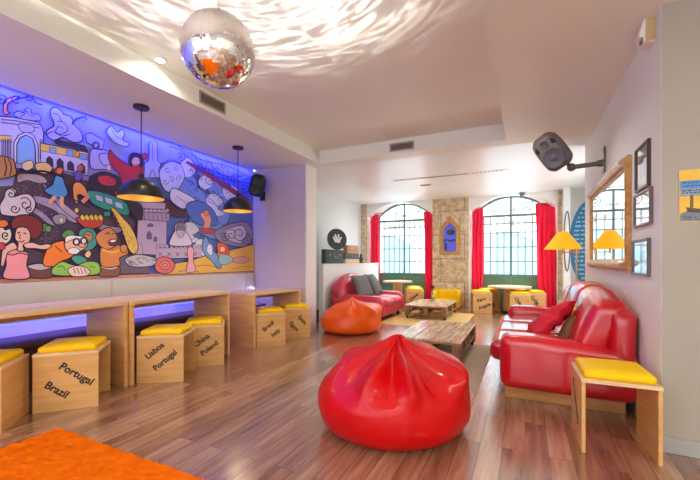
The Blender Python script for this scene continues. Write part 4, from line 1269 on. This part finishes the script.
# ground colours
SKY = (158, 164, 240)
v0 = [Vector((WL + .0006, y, z)) for y, z in ((MY0, MZ0), (MY1, MZ0), (MY1, MZ1), (MY0, MZ1))]
f = MB_.faces.new([MB_.verts.new(v) for v in v0]); f.material_index = mcol(*SKY)
# extension of the street and sand left of the frame
fill([(-140, 200), (15, 185), (60, 186), (110, 205), (140, 220), (140, 290), (-140, 290)], (100, 80, 104), smooth=False, w=0)
# sea on the right
fill([(146, 182), (162, 168), (200, 165), (240, 180), (262, 178), (262, 290), (140, 290)], (96, 122, 208), smooth=False, w=0)
# dark paving with pale waves
fill(Cc((60, 20), (150, 0), (250, 10), (340, 40), (480, 80), (560, 140), (560, 330), (330, 330), (60, 300)), (92, 72, 96), w=0)
for q in (((70, 20), (110, 14), (165, 22), (190, 48), (160, 55), (110, 42), (72, 50)),
          ((130, 104), (190, 112), (250, 150), (300, 188), (306, 212), (270, 200), (210, 158), (140, 128)),
          ((170, 50), (230, 110), (300, 170), (330, 196), (312, 204), (250, 160), (190, 90)),
          ((60, 128), (120, 140), (180, 176), (220, 220), (190, 214), (140, 176), (66, 156)),
          ((400, 215), (440, 225), (480, 230), (480, 250), (430, 250), (395, 235))):
    fill(Cc(*q), (196, 180, 206), w=.012)
rn = random.Random(11)
for k in range(260):   # cobble dots
    x = rn.uniform(60, 230); y = rn.uniform(20, 300)
    p = Cc((x, y))[0]; fill(ell(p, .55, .4, n=6), (160, 138, 162), w=0)

# arch and arcaded houses
fill(A((-60, 180), (0, 175), (60, 180), (185, 205), (205, 250), (200, 430), (-60, 420)), (206, 202, 240), smooth=False)
fill(A((-60, 262), (52, 270), (52, 300), (-60, 290)), (236, 200, 100), smooth=False, w=.01)
fill(A((76, 400), (76, 310), (92, 278), (120, 265), (150, 280), (164, 318), (166, 410)), (142, 190, 236), smooth=False)
fill(A((62, 400), (62, 300), (85, 266), (120, 250), (156, 266), (178, 312), (180, 400), (168, 405), (164, 318), (150, 280), (120, 265), (92, 278), (76, 310), (76, 400)), (226, 220, 246), smooth=False, w=.012)
for x in (5, 22, 38, 188): fill(A((x, 285), (x + 9, 286), (x + 9, 385), (x, 380)), (186, 184, 236), smooth=False, w=.010)
line(A((0, 205), (60, 212), (185, 232)), .012); line(A((0, 192), (60, 196), (190, 216)), .012)
fill(A((85, 215), (110, 210), (150, 220), (160, 245), (130, 255), (95, 245)), (196, 192, 238), w=.010)
fill(A((60, 165), (85, 150), (105, 160), (120, 138), (140, 140), (150, 165), (180, 165), (190, 195), (140, 195), (90, 185)), (176, 176, 236), w=.012)
line(A((90, 178), (110, 168), (125, 150), (135, 168), (165, 180)), .010)
fill(A((188, 302), (418, 350), (416, 460), (192, 416)), (210, 204, 236), smooth=False)
fill(A((190, 304), (416, 350), (414, 384), (190, 340)), (240, 202, 98), smooth=False, w=.008)
fill(A((248, 286), (404, 318), (418, 344), (262, 306)), (66, 48, 84), smooth=False)
for x, y in ((232, 322), (314, 336), (378, 352)): fill(A((x, y), (x + 32, y + 6), (x + 32, y + 34), (x, y + 28)), (130, 176, 232), smooth=False, w=.010)
fill(A((355, 345), (368, 342), (378, 352), (372, 372), (358, 368)), (236, 178, 70), w=.008)
for x, y in ((218, 366), (268, 376), (318, 388), (372, 400)):
    fill(A((x, y + 44), (x, y + 14), (x + 14, y), (x + 30, y + 16), (x + 32, y + 52)), (58, 46, 88), smooth=False, w=.010)
# palm-like scrolls at the far left
fill(A((10, 150), (14, 108), (40, 88), (90, 80), (60, 100), (34, 116), (30, 150), (44, 160), (20, 168)), (240, 150, 110), w=.014)
for x, y, r in ((4, 100, 6), (70, 92, 5), (130, 85, 6)): spiral(*A((x, y))[0], r, 1.4, x)
line(A((80, 92), (140, 84), (170, 112), (200, 120)), .02)
# cloud shaped like a figure, small camera, bird
fill(A((238, 145), (262, 132), (290, 150), (300, 165), (336, 180), (350, 215), (382, 250), (390, 292), (350, 300), (300, 278), (250, 290), (216, 262), (224, 240), (252, 222), (250, 196), (240, 180)), (184, 184, 240))
line(A((270, 200), (300, 205), (320, 240), (290, 262), (262, 250), (275, 225), (300, 235)), .012); line(A((340, 215), (360, 190), (400, 180), (412, 195)), .022)
line(A((250, 160), (275, 170), (290, 200)), .012); line(A((220, 262), (250, 250), (290, 270), (330, 262)), .012)
fill(A((406, 262), (430, 254), (496, 292), (486, 336), (410, 302)), (172, 176, 240), smooth=False)
circ(A, 455, 315, 3.3, (130, 134, 226)); circ(A, 455, 315, 1.6, (196, 196, 246), w=.008)
fill(A((505, 246), (530, 222), (556, 252), (580, 238), (592, 262), (582, 290), (616, 304), (600, 322), (548, 302), (520, 274)), (196, 204, 248))
line(A((530, 235), (545, 265), (575, 285)), .01)
for q in ((((430, 340), (470, 335), (520, 350), (530, 420), (480, 430), (430, 420))), ((470, 360), (520, 356), (530, 400), (490, 410))): fill(A(*q), (178, 172, 226), w=.014)
# woman in red
fill([(107, 158), (109, 150), (113, 155), (124, 163), (131, 166), (139, 163), (143, 170), (142, 186), (130, 196), (116, 196), (112, 186), (120, 178), (112, 168)], (186, 30, 66))
fill([(127, 160), (129, 154), (134, 152.5), (140, 155), (142.5, 161), (142, 167), (138, 167), (139, 160), (135, 157.5), (131, 160), (131, 166), (128, 165)], (40, 32, 84), w=0)
fill(ell((134.7, 161.8), 4.2, 4.6), (232, 180, 190), w=.010)
line([(132.5, 160.6), (134, 160.2)], .010); line([(136, 160.3), (137.6, 160.8)], .010); line([(133, 164.2), (135, 165.2), (137, 164)], .014, (186, 30, 66))
fill(ell((143.6, 156.5), 3, 3.4), (206, 40, 84), w=.010)
fill([(88, 178), (100, 172), (112, 174), (120, 180), (118, 190), (104, 192), (92, 190)], (44, 30, 58), w=.010)
fill([(97, 177), (108, 176), (115, 181), (112, 186), (100, 184)], (206, 44, 72), w=.008); fill(ell((110, 180.5), 3.2, 3.2), (206, 44, 72), w=.008); fill(ell((107.5, 168), 2.6, 3), (232, 188, 190), w=.008)
# column and lanterns
fill(B((135, 300), (172, 300), (176, 390), (190, 400), (192, 470), (110, 470), (112, 398), (132, 388)), (176, 178, 240), smooth=False)
line(B((150, 305), (152, 388)), .010); line(B((135, 470), (150, 430), (165, 470)), .012)
# waves
WHT = (226, 226, 248)
for q in ([(158, 168), (170, 160), (184, 168), (196, 184), (192, 196), (176, 192), (162, 184)], [(166, 176), (182, 178), (206, 194), (228, 210), (222, 226), (200, 214), (176, 198)], [(196, 170), (214, 178), (230, 190), (238, 206), (226, 206), (208, 192)], [(190, 214), (210, 218), (226, 230), (224, 242), (204, 236), (190, 226)]):
    fill(q, (120, 150, 226), w=.012)
for q in ([(163, 172), (170, 166), (178, 170), (174, 176), (182, 182), (172, 184), (166, 180)], [(184, 158), (192, 162), (194, 172), (186, 178), (178, 170)], [(206, 196), (214, 194), (222, 202), (216, 208), (224, 214), (214, 216), (206, 206)],
          [(198, 178), (206, 176), (212, 184), (204, 190), (198, 186)], [(182, 226), (190, 222), (198, 230), (192, 236), (200, 240), (188, 242)], [(222, 188), (232, 186), (240, 196), (232, 202), (224, 198)], [(170, 196), (178, 192), (186, 200), (178, 206)], [(196, 240), (206, 240), (212, 250), (202, 256), (194, 250)]):
    fill(q, WHT, w=.010)
for k in range(30):
    a = rn.uniform(158, 245); b = rn.uniform(162, 238)
    spiral(a, b, rn.uniform(2.2, 4.5), 1.3, rn.uniform(0, 6), .010, rn.choice((-1, 1)))
for k in range(16):
    a = rn.uniform(160, 225); b = rn.uniform(170, 225); L_ = rn.uniform(8, 18)
    line([(a, b), (a + L_ * .5, b + L_ * .22), (a + L_, b + L_ * .75)], .012, rn.choice((INK, WHT, (70, 96, 190))))
# cable bridge
fill([(184, 162.5), (186.5, 161.5), (226, 184), (248, 200), (247, 204), (224, 188.5)], (150, 46, 96), smooth=False, w=.010)
for k in range(9):
    line([(188 + k * 5.5, 150 + k * 2.4 + (k % 3) * 2), (193 + k * 5, 166 + k * 3)], .012)
for q in ([(168, 146), (182, 152), (196, 166), (210, 170)], [(176, 146), (200, 160), (226, 166), (250, 178)], [(190, 152), (206, 172), (228, 180), (250, 184)], [(206, 160), (222, 176), (244, 176)]): line(q, .016)
for x, y in ((180, 158), (200, 166), (216, 172), (234, 178), (208, 180), (243, 190), (176, 166)): spiral(x, y, 5, 1.5, x, .014)
fill([(158, 172), (164, 164), (172, 162), (180, 166), (183, 178), (176, 190), (166, 192), (160, 184)], (196, 200, 246), w=.014)
for x, y in ((166, 170), (174, 168), (170, 180), (164, 182), (178, 178)): spiral(x, y, 3.2, 1.2, y, .010)
# boat
fill(D((186, 78), (215, 100), (255, 132), (296, 134), (286, 160), (240, 164), (205, 146), (188, 112)), (92, 54, 66))
fill(D((220, 38), (262, 50), (322, 88), (300, 112), (266, 126), (214, 88)), (228, 228, 250))
line(D((240, 70), (280, 100)), .01)
fill(D((285, 105), (340, 92), (400, 130), (420, 190), (380, 200), (330, 190), (290, 150)), (84, 118, 206))
fill(D((345, 150), (372, 140), (392, 170), (380, 215), (352, 218), (362, 185)), (240, 168, 140), w=.010); fill(ell(D((370, 145))[0], 2.6, 3), (244, 150, 90), w=.008)
fill(D((340, 215), (380, 212), (430, 222), (420, 235), (360, 232)), (206, 70, 84), w=.010)
# grey whirl at the right
fill(D((405, 232), (440, 205), (500, 186), (550, 186), (575, 240), (545, 290), (480, 286), (430, 270)), (150, 140, 172))
fill(D((450, 222), (490, 205), (530, 200), (545, 240), (520, 275), (470, 262)), (206, 200, 222), w=.014)
for x, y, r in ((480, 240, 7), (515, 235, 8), (450, 252, 5), (545, 262, 6)): spiral(*D((x, y))[0], r, 1.7, x, .018)
# sand
fill(D((200, 420), (215, 372), (300, 352), (380, 326), (450, 314), (520, 296), (600, 290), (600, 425)), (238, 188, 84), w=.012)
for q in (((300, 380), (370, 372), (440, 388)), ((430, 345), (490, 348), (540, 330)), ((480, 390), (530, 378), (580, 380)), ((250, 400), (300, 392), (340, 402))): line(D(*q), .012, (150, 96, 60))
fill(D((480, 345), (530, 335), (560, 345), (545, 360), (500, 362)), (222, 160, 150), w=.008)
# tower
TW = (198, 176, 208)
fill(D((72, 128), (198, 132), (196, 330), (64, 322)), TW, smooth=False)
fill(D((66, 140), (210, 146), (206, 182), (68, 172)), (180, 154, 190), smooth=False, w=.012)
for k in range(8): fill(D((68 + k * 18, 126), (80 + k * 18, 127), (80 + k * 18, 142), (68 + k * 18, 141)), TW, smooth=False, w=.008)
fill(D((85, 96), (190, 100), (190, 128), (85, 125)), TW, smooth=False, w=.012)
for k in range(7): line(D((78 + k * 19, 150), (84 + k * 19, 176)), .010)
for x, y, ww, hh in ((110, 222, 20, 36), (140, 246, 14, 22), (112, 190, 26, 14)): fill(D((x, y + hh), (x, y + hh * .4), (x + ww / 2, y), (x + ww, y + hh * .4), (x + ww, y + hh)), (116, 96, 150), smooth=False, w=.010)
fill(D((150, 296), (352, 290), (348, 338), (150, 346)), TW, smooth=False)
for k in range(10): fill(D((152 + k * 20, 282), (164 + k * 20, 281), (164 + k * 20, 297), (152 + k * 20, 298)), TW, smooth=False, w=.008)
for k in range(5):
    x = 168 + k * 38; line(D((x - 8, 316), (x + 8, 332)), .010); line(D((x + 8, 316), (x - 8, 332)), .010)
fill(D((62, 280), (88, 276), (92, 330), (60, 326)), TW, smooth=False, w=.010)
# pale bearded bust
fill(D((212, 285), (218, 245), (232, 222), (232, 198), (256, 182), (280, 198), (280, 224), (296, 246), (302, 285)), (226, 216, 236))
fill(ell(D((256, 212))[0], 4.4, 6), (150, 140, 150), w=.012); fill(D((240, 222), (256, 218), (274, 224), (266, 246), (256, 252), (244, 244)), (206, 200, 216), w=.010)
line(D((246, 206), (252, 206)), .014); line(D((260, 206), (267, 207)), .014)
# right: blue-tailed swimmer with orange hair
fill(D((360, 248), (378, 262), (392, 300), (420, 330), (436, 370), (420, 386), (390, 350), (366, 330), (352, 300)), (120, 160, 212))
fill(D((380, 280), (396, 300), (392, 330), (372, 310)), WHT, w=.008)
fill(D((416, 280), (440, 274), (462, 290), (470, 318), (450, 330), (424, 318)), (226, 92, 50), w=.012); fill(ell(D((440, 302))[0], 2.6, 2.8), (244, 190, 160), w=.008)
fill(D((430, 325), (470, 330), (485, 350), (450, 370), (425, 360)), (150, 196, 206), w=.010)
# pink shell, pink figure, grey fish boxes
fill(D((150, 350), (180, 335), (215, 345), (232, 375), (210, 404), (170, 406), (146, 388)), (232, 110, 110))
for r_ in (3, 5.5): fill(ell(D((188, 372))[0], 8 - r_, 7.4 - r_), (240, 140, 130), w=.010)
fill(D((286, 306), (300, 292), (314, 306), (312, 350), (320, 396), (282, 400), (290, 350)), (240, 176, 190), w=.012)
fill(Cc((468, 338), (562, 346), (590, 352), (590, 414), (468, 416)), (110, 92, 116), smooth=False)
fill(D((15, 345), (60, 326), (110, 330), (150, 345), (140, 372), (80, 380), (30, 372)), (196, 196, 206))
for k in range(16): x = rn.uniform(22, 140); y = rn.uniform(338, 368); line(D((x, y), (x + 10, y + 5), (x + 16, y)), .010)
# teal tram
fill(Cc((338, 86), (400, 90), (486, 124), (512, 160), (500, 182), (440, 168), (376, 144), (352, 122)), (44, 156, 146))
for x, y in ((372, 98), (410, 108), (450, 126)): fill(Cc((x, y), (x + 30, y + 9), (x + 34, y + 32), (x + 6, y + 24)), (190, 196, 240), smooth=False, w=.010)
fill(Cc((410, 168), (432, 170), (430, 186), (408, 184)), (44, 156, 146), w=.008); fill(ell(Cc((298, 162))[0], 2.3, 2.5), (240, 200, 80), w=.008); fill(ell(Cc((240, 118))[0], 2.0, 2.2), (240, 200, 80), w=.008)
# fruit bowl
fill(Cc((300, 190), (402, 198), (392, 226), (350, 236), (318, 222)), (206, 66, 56))
for k in range(5): fill(Cc((312 + k * 18, 192), (320 + k * 18, 178), (332 + k * 18, 192), (326 + k * 18, 204)), (240, 204, 80), w=.009)
# girl in blue, boy in orange
fill(Cc((214, 24), (238, 22), (252, 60), (262, 100), (222, 112), (168, 84), (200, 60)), (86, 158, 226)); fill(ell(Cc((228, 6))[0], 4.2, 4.2), (244, 120, 50), w=.010)
for q in (((240, 108), (238, 130), (244, 150)), ((214, 108), (196, 124), (190, 136))): line(Cc(*q), .05, (236, 176, 150))
fill(Cc((284, 60), (306, 50), (328, 66), (340, 96), (316, 98), (300, 104), (306, 130), (292, 130), (284, 96)), (244, 160, 80), w=.012); line(Cc((318, 92), (342, 106), (320, 130)), .06, (240, 140, 120)); line(Cc((290, 120), (350, 152)), .02)
fill(Cc((292, 10), (312, 2), (322, 30), (306, 46), (290, 36)), (110, 70, 190), w=.010); fill(ell(Cc((312, -6))[0], 3, 3.4), (200, 100, 80), w=.008)
fill(A((100, 400), (140, 388), (150, 420), (120, 436), (96, 424)), (240, 214, 170), w=.010); fill(A((160, 405), (215, 400), (240, 430), (210, 452), (170, 440)), (240, 200, 130), w=.010)
fill(ell(A((275, 438))[0], 3.4, 3.4), (244, 120, 60), w=.010); line(A((80, 430), (130, 446), (200, 440), (300, 470)), .03)
# barrel and smoke
fill(A((-40, 372), (44, 380), (64, 420), (60, 460), (-40, 470)), (196, 140, 92)); line(A((30, 380), (44, 420), (36, 462)), .014); line(A((10, 376), (20, 420), (12, 466)), .014)
fill(Cc((-10, 160), (-10, 140), (6, 112), (14, 84), (40, 74), (58, 88), (48, 108), (80, 98), (112, 100), (134, 132), (122, 168), (84, 188), (40, 186), (0, 180)), (226, 214, 232))
for x, y, r in ((36, 98, 4.5), (92, 138, 7), (50, 156, 5), (108, 158, 4)): spiral(*Cc((x, y))[0], r, 1.5, x, .014)
fill(Cc((80, 330), (120, 320), (180, 350), (160, 400), (90, 400)), (84, 62, 84), w=0)
# vegetables and baskets
fill(Cc((92, 388), (140, 372), (202, 384), (198, 428), (108, 428)), (120, 74, 72)); fill(Cc((100, 386), (150, 374), (200, 386), (150, 402)), (206, 190, 200), w=.012)
fill(Cc((384, 388), (430, 376), (470, 388), (462, 424), (392, 424)), (140, 84, 70)); fill(Cc((392, 388), (430, 378), (464, 390), (430, 400)), (216, 196, 190), w=.012)
for x, y, r in ((166, 232, 4.2), (184, 236, 3.4)): fill(ell(Cc((x, y))[0], r, r), (110, 176, 90), w=.012)
fill(Cc((200, 190), (232, 176), (256, 188), (250, 214), (216, 218)), (170, 160, 170), w=.012); fill(ell(Cc((236, 202))[0], 2.5, 3), (220, 216, 220), w=.008)
fill(Cc((238, 262), (258, 240), (284, 246), (290, 270), (260, 280)), (96, 160, 90), w=.012)
# teal woman, laughing man, old man with glasses, red-haired woman
fill(Cc((306, 250), (330, 232), (362, 236), (378, 262), (376, 300), (350, 322), (312, 316)), (62, 158, 146)); fill(ell(Cc((342, 268))[0], 5, 5.2), (196, 142, 96), w=.012); line(Cc((328, 262), (340, 258), (352, 264)), .014); line(Cc((334, 280), (348, 280)), .012)
fill(Cc((286, 330), (330, 322), (390, 344), (396, 372), (330, 380), (286, 366)), (54, 44, 70), w=.012); fill(Cc((276, 350), (310, 342), (340, 364), (300, 376)), (70, 160, 150), w=.010)
fill(Cc((396, 300), (440, 296), (496, 310), (502, 336), (470, 352), (468, 382), (398, 384)), (214, 136, 74))
fill(Cc((374, 264), (400, 240), (428, 230), (452, 250), (462, 284), (452, 306), (420, 318), (396, 308), (380, 290)), (216, 142, 84))
fill(Cc((424, 286), (444, 276), (460, 284), (452, 302), (432, 302)), (130, 26, 40), w=.012); fill(Cc((428, 285), (446, 278), (456, 284), (440, 290)), (250, 246, 240), w=.006)
line(Cc((412, 258), (422, 252), (430, 258)), .018); line(Cc((440, 256), (448, 254)), .018); fill(ell(Cc((486, 314))[0], 3.6, 4), (216, 142, 84), w=.012)
line(Cc((400, 318), (440, 330), (468, 320)), .04, (240, 190, 70))
fill(Cc((164, 380), (172, 330), (196, 298), (232, 284), (262, 290), (290, 330), (270, 352), (236, 366), (220, 384)), (246, 132, 50))
line(Cc((210, 304), (228, 318), (240, 330)), .010)
fill(Cc((248, 290), (262, 268), (300, 262), (336, 276), (340, 300), (322, 320), (286, 332), (256, 322)), (242, 190, 160))
fill(Cc((252, 272), (270, 262), (300, 264), (330, 268), (334, 278), (300, 276), (270, 282), (254, 292)), (244, 240, 244), w=.010)
for x, y in ((296, 288), (326, 284)): fill(ell(Cc((x, y))[0], 2.9, 3.2), (246, 246, 250), w=.026)
fill(ell(Cc((318, 302))[0], 3.2, 2.2), (240, 160, 140), w=.010); fill(Cc((262, 318), (290, 310), (310, 322), (296, 336), (270, 334)), (246, 240, 244), w=.010)
fill(Cc((330, 336), (344, 322), (356, 334), (346, 350), (334, 348)), (242, 190, 160), w=.010)
fill(Cc((196, 400), (214, 380), (240, 366), (272, 376), (300, 380), (340, 366), (380, 370), (392, 398), (376, 418), (290, 424), (208, 420)), (150, 204, 92))
for q in (((220, 390), (240, 384), (252, 400)), ((300, 400), (318, 384), (340, 394)), ((350, 384), (370, 390))): line(Cc(*q), .012, (60, 120, 50))
fill(Cc((262, 400), (290, 384), (330, 388), (352, 408), (330, 424), (280, 424)), (240, 214, 206), w=.012)
for k in range(4): line(Cc((284 + k * 14, 392), (292 + k * 15, 414)), .010)
fill(Cc((16, 330), (44, 318), (80, 324), (104, 336), (98, 380), (106, 432), (6, 432), (14, 380)), (250, 162, 172)); line(Cc((16, 334), (40, 340), (70, 332), (100, 340)), .014)
fill(Cc((0, 320), (20, 300), (44, 290), (60, 312), (40, 322), (20, 334), (6, 380), (-6, 380)), (244, 196, 176), w=.012)
fill(Cc((40, 236), (36, 208), (56, 186), (96, 180), (136, 190), (160, 216), (156, 256), (132, 278), (112, 268), (96, 236), (70, 232)), (132, 52, 54))
fill(Cc((52, 246), (64, 230), (96, 232), (112, 256), (108, 288), (84, 300), (86, 322), (60, 322), (62, 292), (50, 276)), (244, 196, 176))
line(Cc((60, 254), (70, 250)), .018); line(Cc((84, 252), (94, 256)), .018); line(Cc((72, 258), (68, 272), (76, 276)), .010); line(Cc((64, 284), (76, 288), (88, 282)), .018, (190, 40, 60))
fill(Cc((86, 296), (120, 290), (150, 300), (182, 296), (196, 306), (170, 318), (130, 314), (94, 312)), (244, 196, 176), w=.012)
fill(Cc((-12, 230), (0, 222), (10, 240), (30, 236), (38, 262), (24, 290), (-12, 296)), (240, 226, 214)); spiral(*Cc((12, 262))[0], 4.2, 1.5, 1, .016)
fill(Cc((-14, 205), (10, 200), (26, 216), (10, 230), (-14, 226)), (246, 130, 50)); fill(Cc((-14, 296), (4, 290), (10, 314), (-14, 320)), (226, 60, 100), w=.010)
# corn
fill(Cc((432, 150), (452, 158), (480, 190), (514, 228), (538, 280), (542, 318), (526, 336), (508, 322), (494, 290), (480, 246), (456, 196)), (242, 204, 92))
for k in range(60):
    t = rn.random(); a = (436 + t * 96, 152 + t * 175); p = Cc((a[0] + rn.uniform(-10, 14), a[1] + rn.uniform(-8, 8)))[0]; fill(ell(p, .7, .55, n=6), (206, 160, 60), w=0)
fill(Cc((500, 120), (530, 130), (560, 150), (556, 200), (530, 190), (510, 160)), (44, 30, 58), w=.01)
# painting continues past the left edge of the picture: rolling paving and pale houses
for k in range(6):
    y_ = 200 + k * 13; line([(-130, y_ + 4), (-80, y_ - 6), (-40, y_ + 5), (-6, y_ - 2)], .06, (196, 180, 206))

mu = thing('mural', 'big cartoon mural of a city crowd, tower, waves and sand on the left wall', 'mural', (WL - .02, 1.2, 1.0))
inv = Matrix.Translation((-(WL - .02), -1.2, -1.0))
for v in MB_.verts: v.co = inv @ v.co
for fce in MB_.faces:
    fce.normal_update()
    if fce.normal.x < 0: fce.normal_flip()
me = bpy.data.meshes.new('painting'); MB_.to_mesh(me); MB_.free()
for m_ in mural_mats: me.materials.append(m_)
o = bpy.data.objects.new('painting', me); C.objects.link(o); o.parent = mu
bm = new(); box(bm, 0, .0203, MY0 - 1.2, MY1 - 1.2, MZ0 - 1.0, MZ1 - 1.0); flat('board', bm, M['wall'], mu)
# ---------------------------------------------------------------- light
w = bpy.data.worlds.new('sky'); S.world = w; w.use_nodes = True
nt = w.node_tree; bg = nt.nodes['Background']
tc = nt.nodes.new('ShaderNodeTexCoord'); sx = nt.nodes.new('ShaderNodeSeparateXYZ'); rp = nt.nodes.new('ShaderNodeValToRGB')
nt.links.new(tc.outputs['Generated'], sx.inputs[0]); nt.links.new(sx.outputs['Z'], rp.inputs['Fac'])
e = rp.color_ramp.elements; e[0].position = 0.0; e[0].color = (.90, .94, 1.0, 1); e[1].position = .7; e[1].color = (.62, .78, 1.0, 1)
nt.links.new(rp.outputs['Color'], bg.inputs['Color']); bg.inputs['Strength'].default_value = 2.1

def area(name, loc, rot, sx_, sy_, e, col, spread=180):
    L = bpy.data.lights.new(name, 'AREA'); L.shape = 'RECTANGLE'; L.size = sx_; L.size_y = sy_; L.energy = e; L.color = col; L.spread = radians(spread)
    o = bpy.data.objects.new(name, L); C.objects.link(o); o.location = loc; o.rotation_euler = rot
    return o
def spot(name, loc, e, col, size=150, blend=.8, r=.06, rot=(0, 0, 0)):
    L = bpy.data.lights.new(name, 'SPOT'); L.energy = e; L.color = col; L.spot_size = radians(size); L.spot_blend = blend; L.shadow_soft_size = r
    o = bpy.data.objects.new(name, L); C.objects.link(o); o.location = loc; o.rotation_euler = rot
    return o
WARM = (1, .90, .78); NEUT = (1.0, .955, .80); COOL = (.97, 1.0, .96)
# blue light strips in the ceiling slot above the mural and under the bench back
area('blue_strip', (-4.285, 1.2, CE + .06), (0, radians(9), 0), .02, 7.6, 46, (.04, .05, 1.0), 95)
area('violet_strip', (-4.27, .5, .575), (0, radians(20), 0), .02, 6, 2.6, (.36, .24, 1.0))
area('violet_strip_end', (-4.0, 5.05, .70), (radians(-60), 0, 0), .9, .02, 2, (.42, .32, 1.0))
# unseen fill lamps added under the ceiling behind the camera
for i, (x, y) in enumerate(((-2.6, -1.9), (-.0, -1.9), (2.4, -1.2), (2.6, .4))):
    area('unseen_fill_panel', (x, y, CE - .01), (0, 0, 0), .9, .9, 22, NEUT)
# ceiling downlights, with further unseen spots added for fill
for x, y, e in ((.25, 1.4, 7), (-.2, 4.0, 30), (-.6, 6.2, 18), (-2.4, 6.2, 18), (-1.6, 8.4, 18), (-3.6, 8.4, 12), (.6, 8.0, 14), (-3.65, 1.0, 3), (-3.65, 3.1, 3)):
    spot('downlight_fill', (x, y, (CE if y < 5.45 else CR) - .015), e, NEUT if y < 5 else COOL)
spot('recess_spot', (-2.93, 2.2, RZ - .035), 9, WARM, 165, .5, .03)

# lamps added out of view, outside the arched windows and in the rear bay
for x in (-3.1, -.32):
    area('sky_fill_lamp', (x, 11.4, 4.3), (radians(-52), 0, 0), 2.6, 1.8, 620, (.86, .93, 1.0))  # added lamp in place of a patch of sky
for x in (-3.1, -.32):
    area('street_fill_lamp', (x, 11.3, .35), (radians(-125), 0, 0), 2.0, 0.9, 40, (1.0, .99, .95))  # added lamp in place of light thrown up by the street
area('side_fill_lamp', (1.66, 7.3, 1.5), (0, radians(90), 0), 1.8, 2.0, 32, (.9, .95, 1.0))  # added fill lamp; the wall behind it has no window
# daylight sun over the street
L = bpy.data.lights.new('sun', 'SUN'); L.energy = 1.6; L.angle = radians(3); L.color = (1, .96, .9)
o = bpy.data.objects.new('sun', L); C.objects.link(o); o.rotation_euler = (radians(40), radians(12), 0)

# added lamp just above the ball, making its ceiling streaks with a rippled beam
L = bpy.data.lights.new('ball_streak_lamp', 'SPOT'); L.energy = 16; L.color = (1, .96, .90); L.spot_size = radians(160); L.spot_blend = .4; L.shadow_soft_size = .005
L.use_nodes = True
nt = L.node_tree; em = nt.nodes['Emission']
tc = nt.nodes.new('ShaderNodeTexCoord')
sx = nt.nodes.new('ShaderNodeSeparateXYZ'); nt.links.new(tc.outputs['Normal'], sx.inputs[0])
def mth(op, a, b=None):
    n = nt.nodes.new('ShaderNodeMath'); n.operation = op
    for i, v in enumerate((a, b)):
        if v is None: continue
        if isinstance(v, (int, float)): n.inputs[i].default_value = v
        else: nt.links.new(v, n.inputs[i])
    return n.outputs[0]
X_, Y_, Z_ = sx.outputs
ang_ = mth('ARCTAN2', X_, Y_)                      # seam towards the room behind the camera
rad_ = mth('DIVIDE', mth('SQRT', mth('ADD', mth('MULTIPLY', X_, X_), mth('MULTIPLY', Y_, Y_))), mth('ABSOLUTE', Z_))
lr = mth('LOGARITHM', mth('ADD', rad_, .25), 2.718)
cb = nt.nodes.new('ShaderNodeCombineXYZ')
nt.links.new(mth('MULTIPLY', ang_, 1.5), cb.inputs[0]); nt.links.new(mth('MULTIPLY', lr, 9.5), cb.inputs[1])
nz = nt.nodes.new('ShaderNodeTexNoise'); nz.inputs['Scale'].default_value = 1.35; nz.inputs['Detail'].default_value = 1.5; nz.inputs['Distortion'].default_value = .9
nt.links.new(cb.outputs[0], nz.inputs['Vector'])
rdg = mth('SUBTRACT', 1.0, mth('MULTIPLY', mth('ABSOLUTE', mth('SUBTRACT', nz.outputs['Fac'], .5)), 8.0))
rp = nt.nodes.new('ShaderNodeValToRGB'); e = rp.color_ramp.elements; e[0].position = .0; e[0].color = (.13, .13, .13, 1); e[1].position = 1.0; e[1].color = (1, 1, 1, 1)
k_ = e.new(.55); k_.color = (.30, .30, .30, 1)
nt.links.new(rdg, rp.inputs['Fac'])
r2 = mth('ADD', mth('MULTIPLY', rad_, rad_), .35)
boost = mth('MINIMUM', mth('POWER', r2, 1.6), 50.0)
nt.links.new(mth('MULTIPLY', rp.outputs['Color'], boost), em.inputs['Strength'])
o = bpy.data.objects.new('ball_streak_lamp', L); C.objects.link(o); o.location = bc + Vector((0, 0, BR + .03)); o.rotation_euler = (pi, 0, 0)

S.view_settings.view_transform = 'Standard'
S.view_settings.look = 'None'
S.view_settings.exposure = 0.72
S.view_settings.gamma = 1.0
try:
    S.cycles.max_bounces = 8; S.cycles.diffuse_bounces = 5; S.cycles.sample_clamp_indirect = 6; S.cycles.use_denoising = True
    S.cycles.caustics_reflective = False; S.cycles.caustics_refractive = False
except Exception: pass
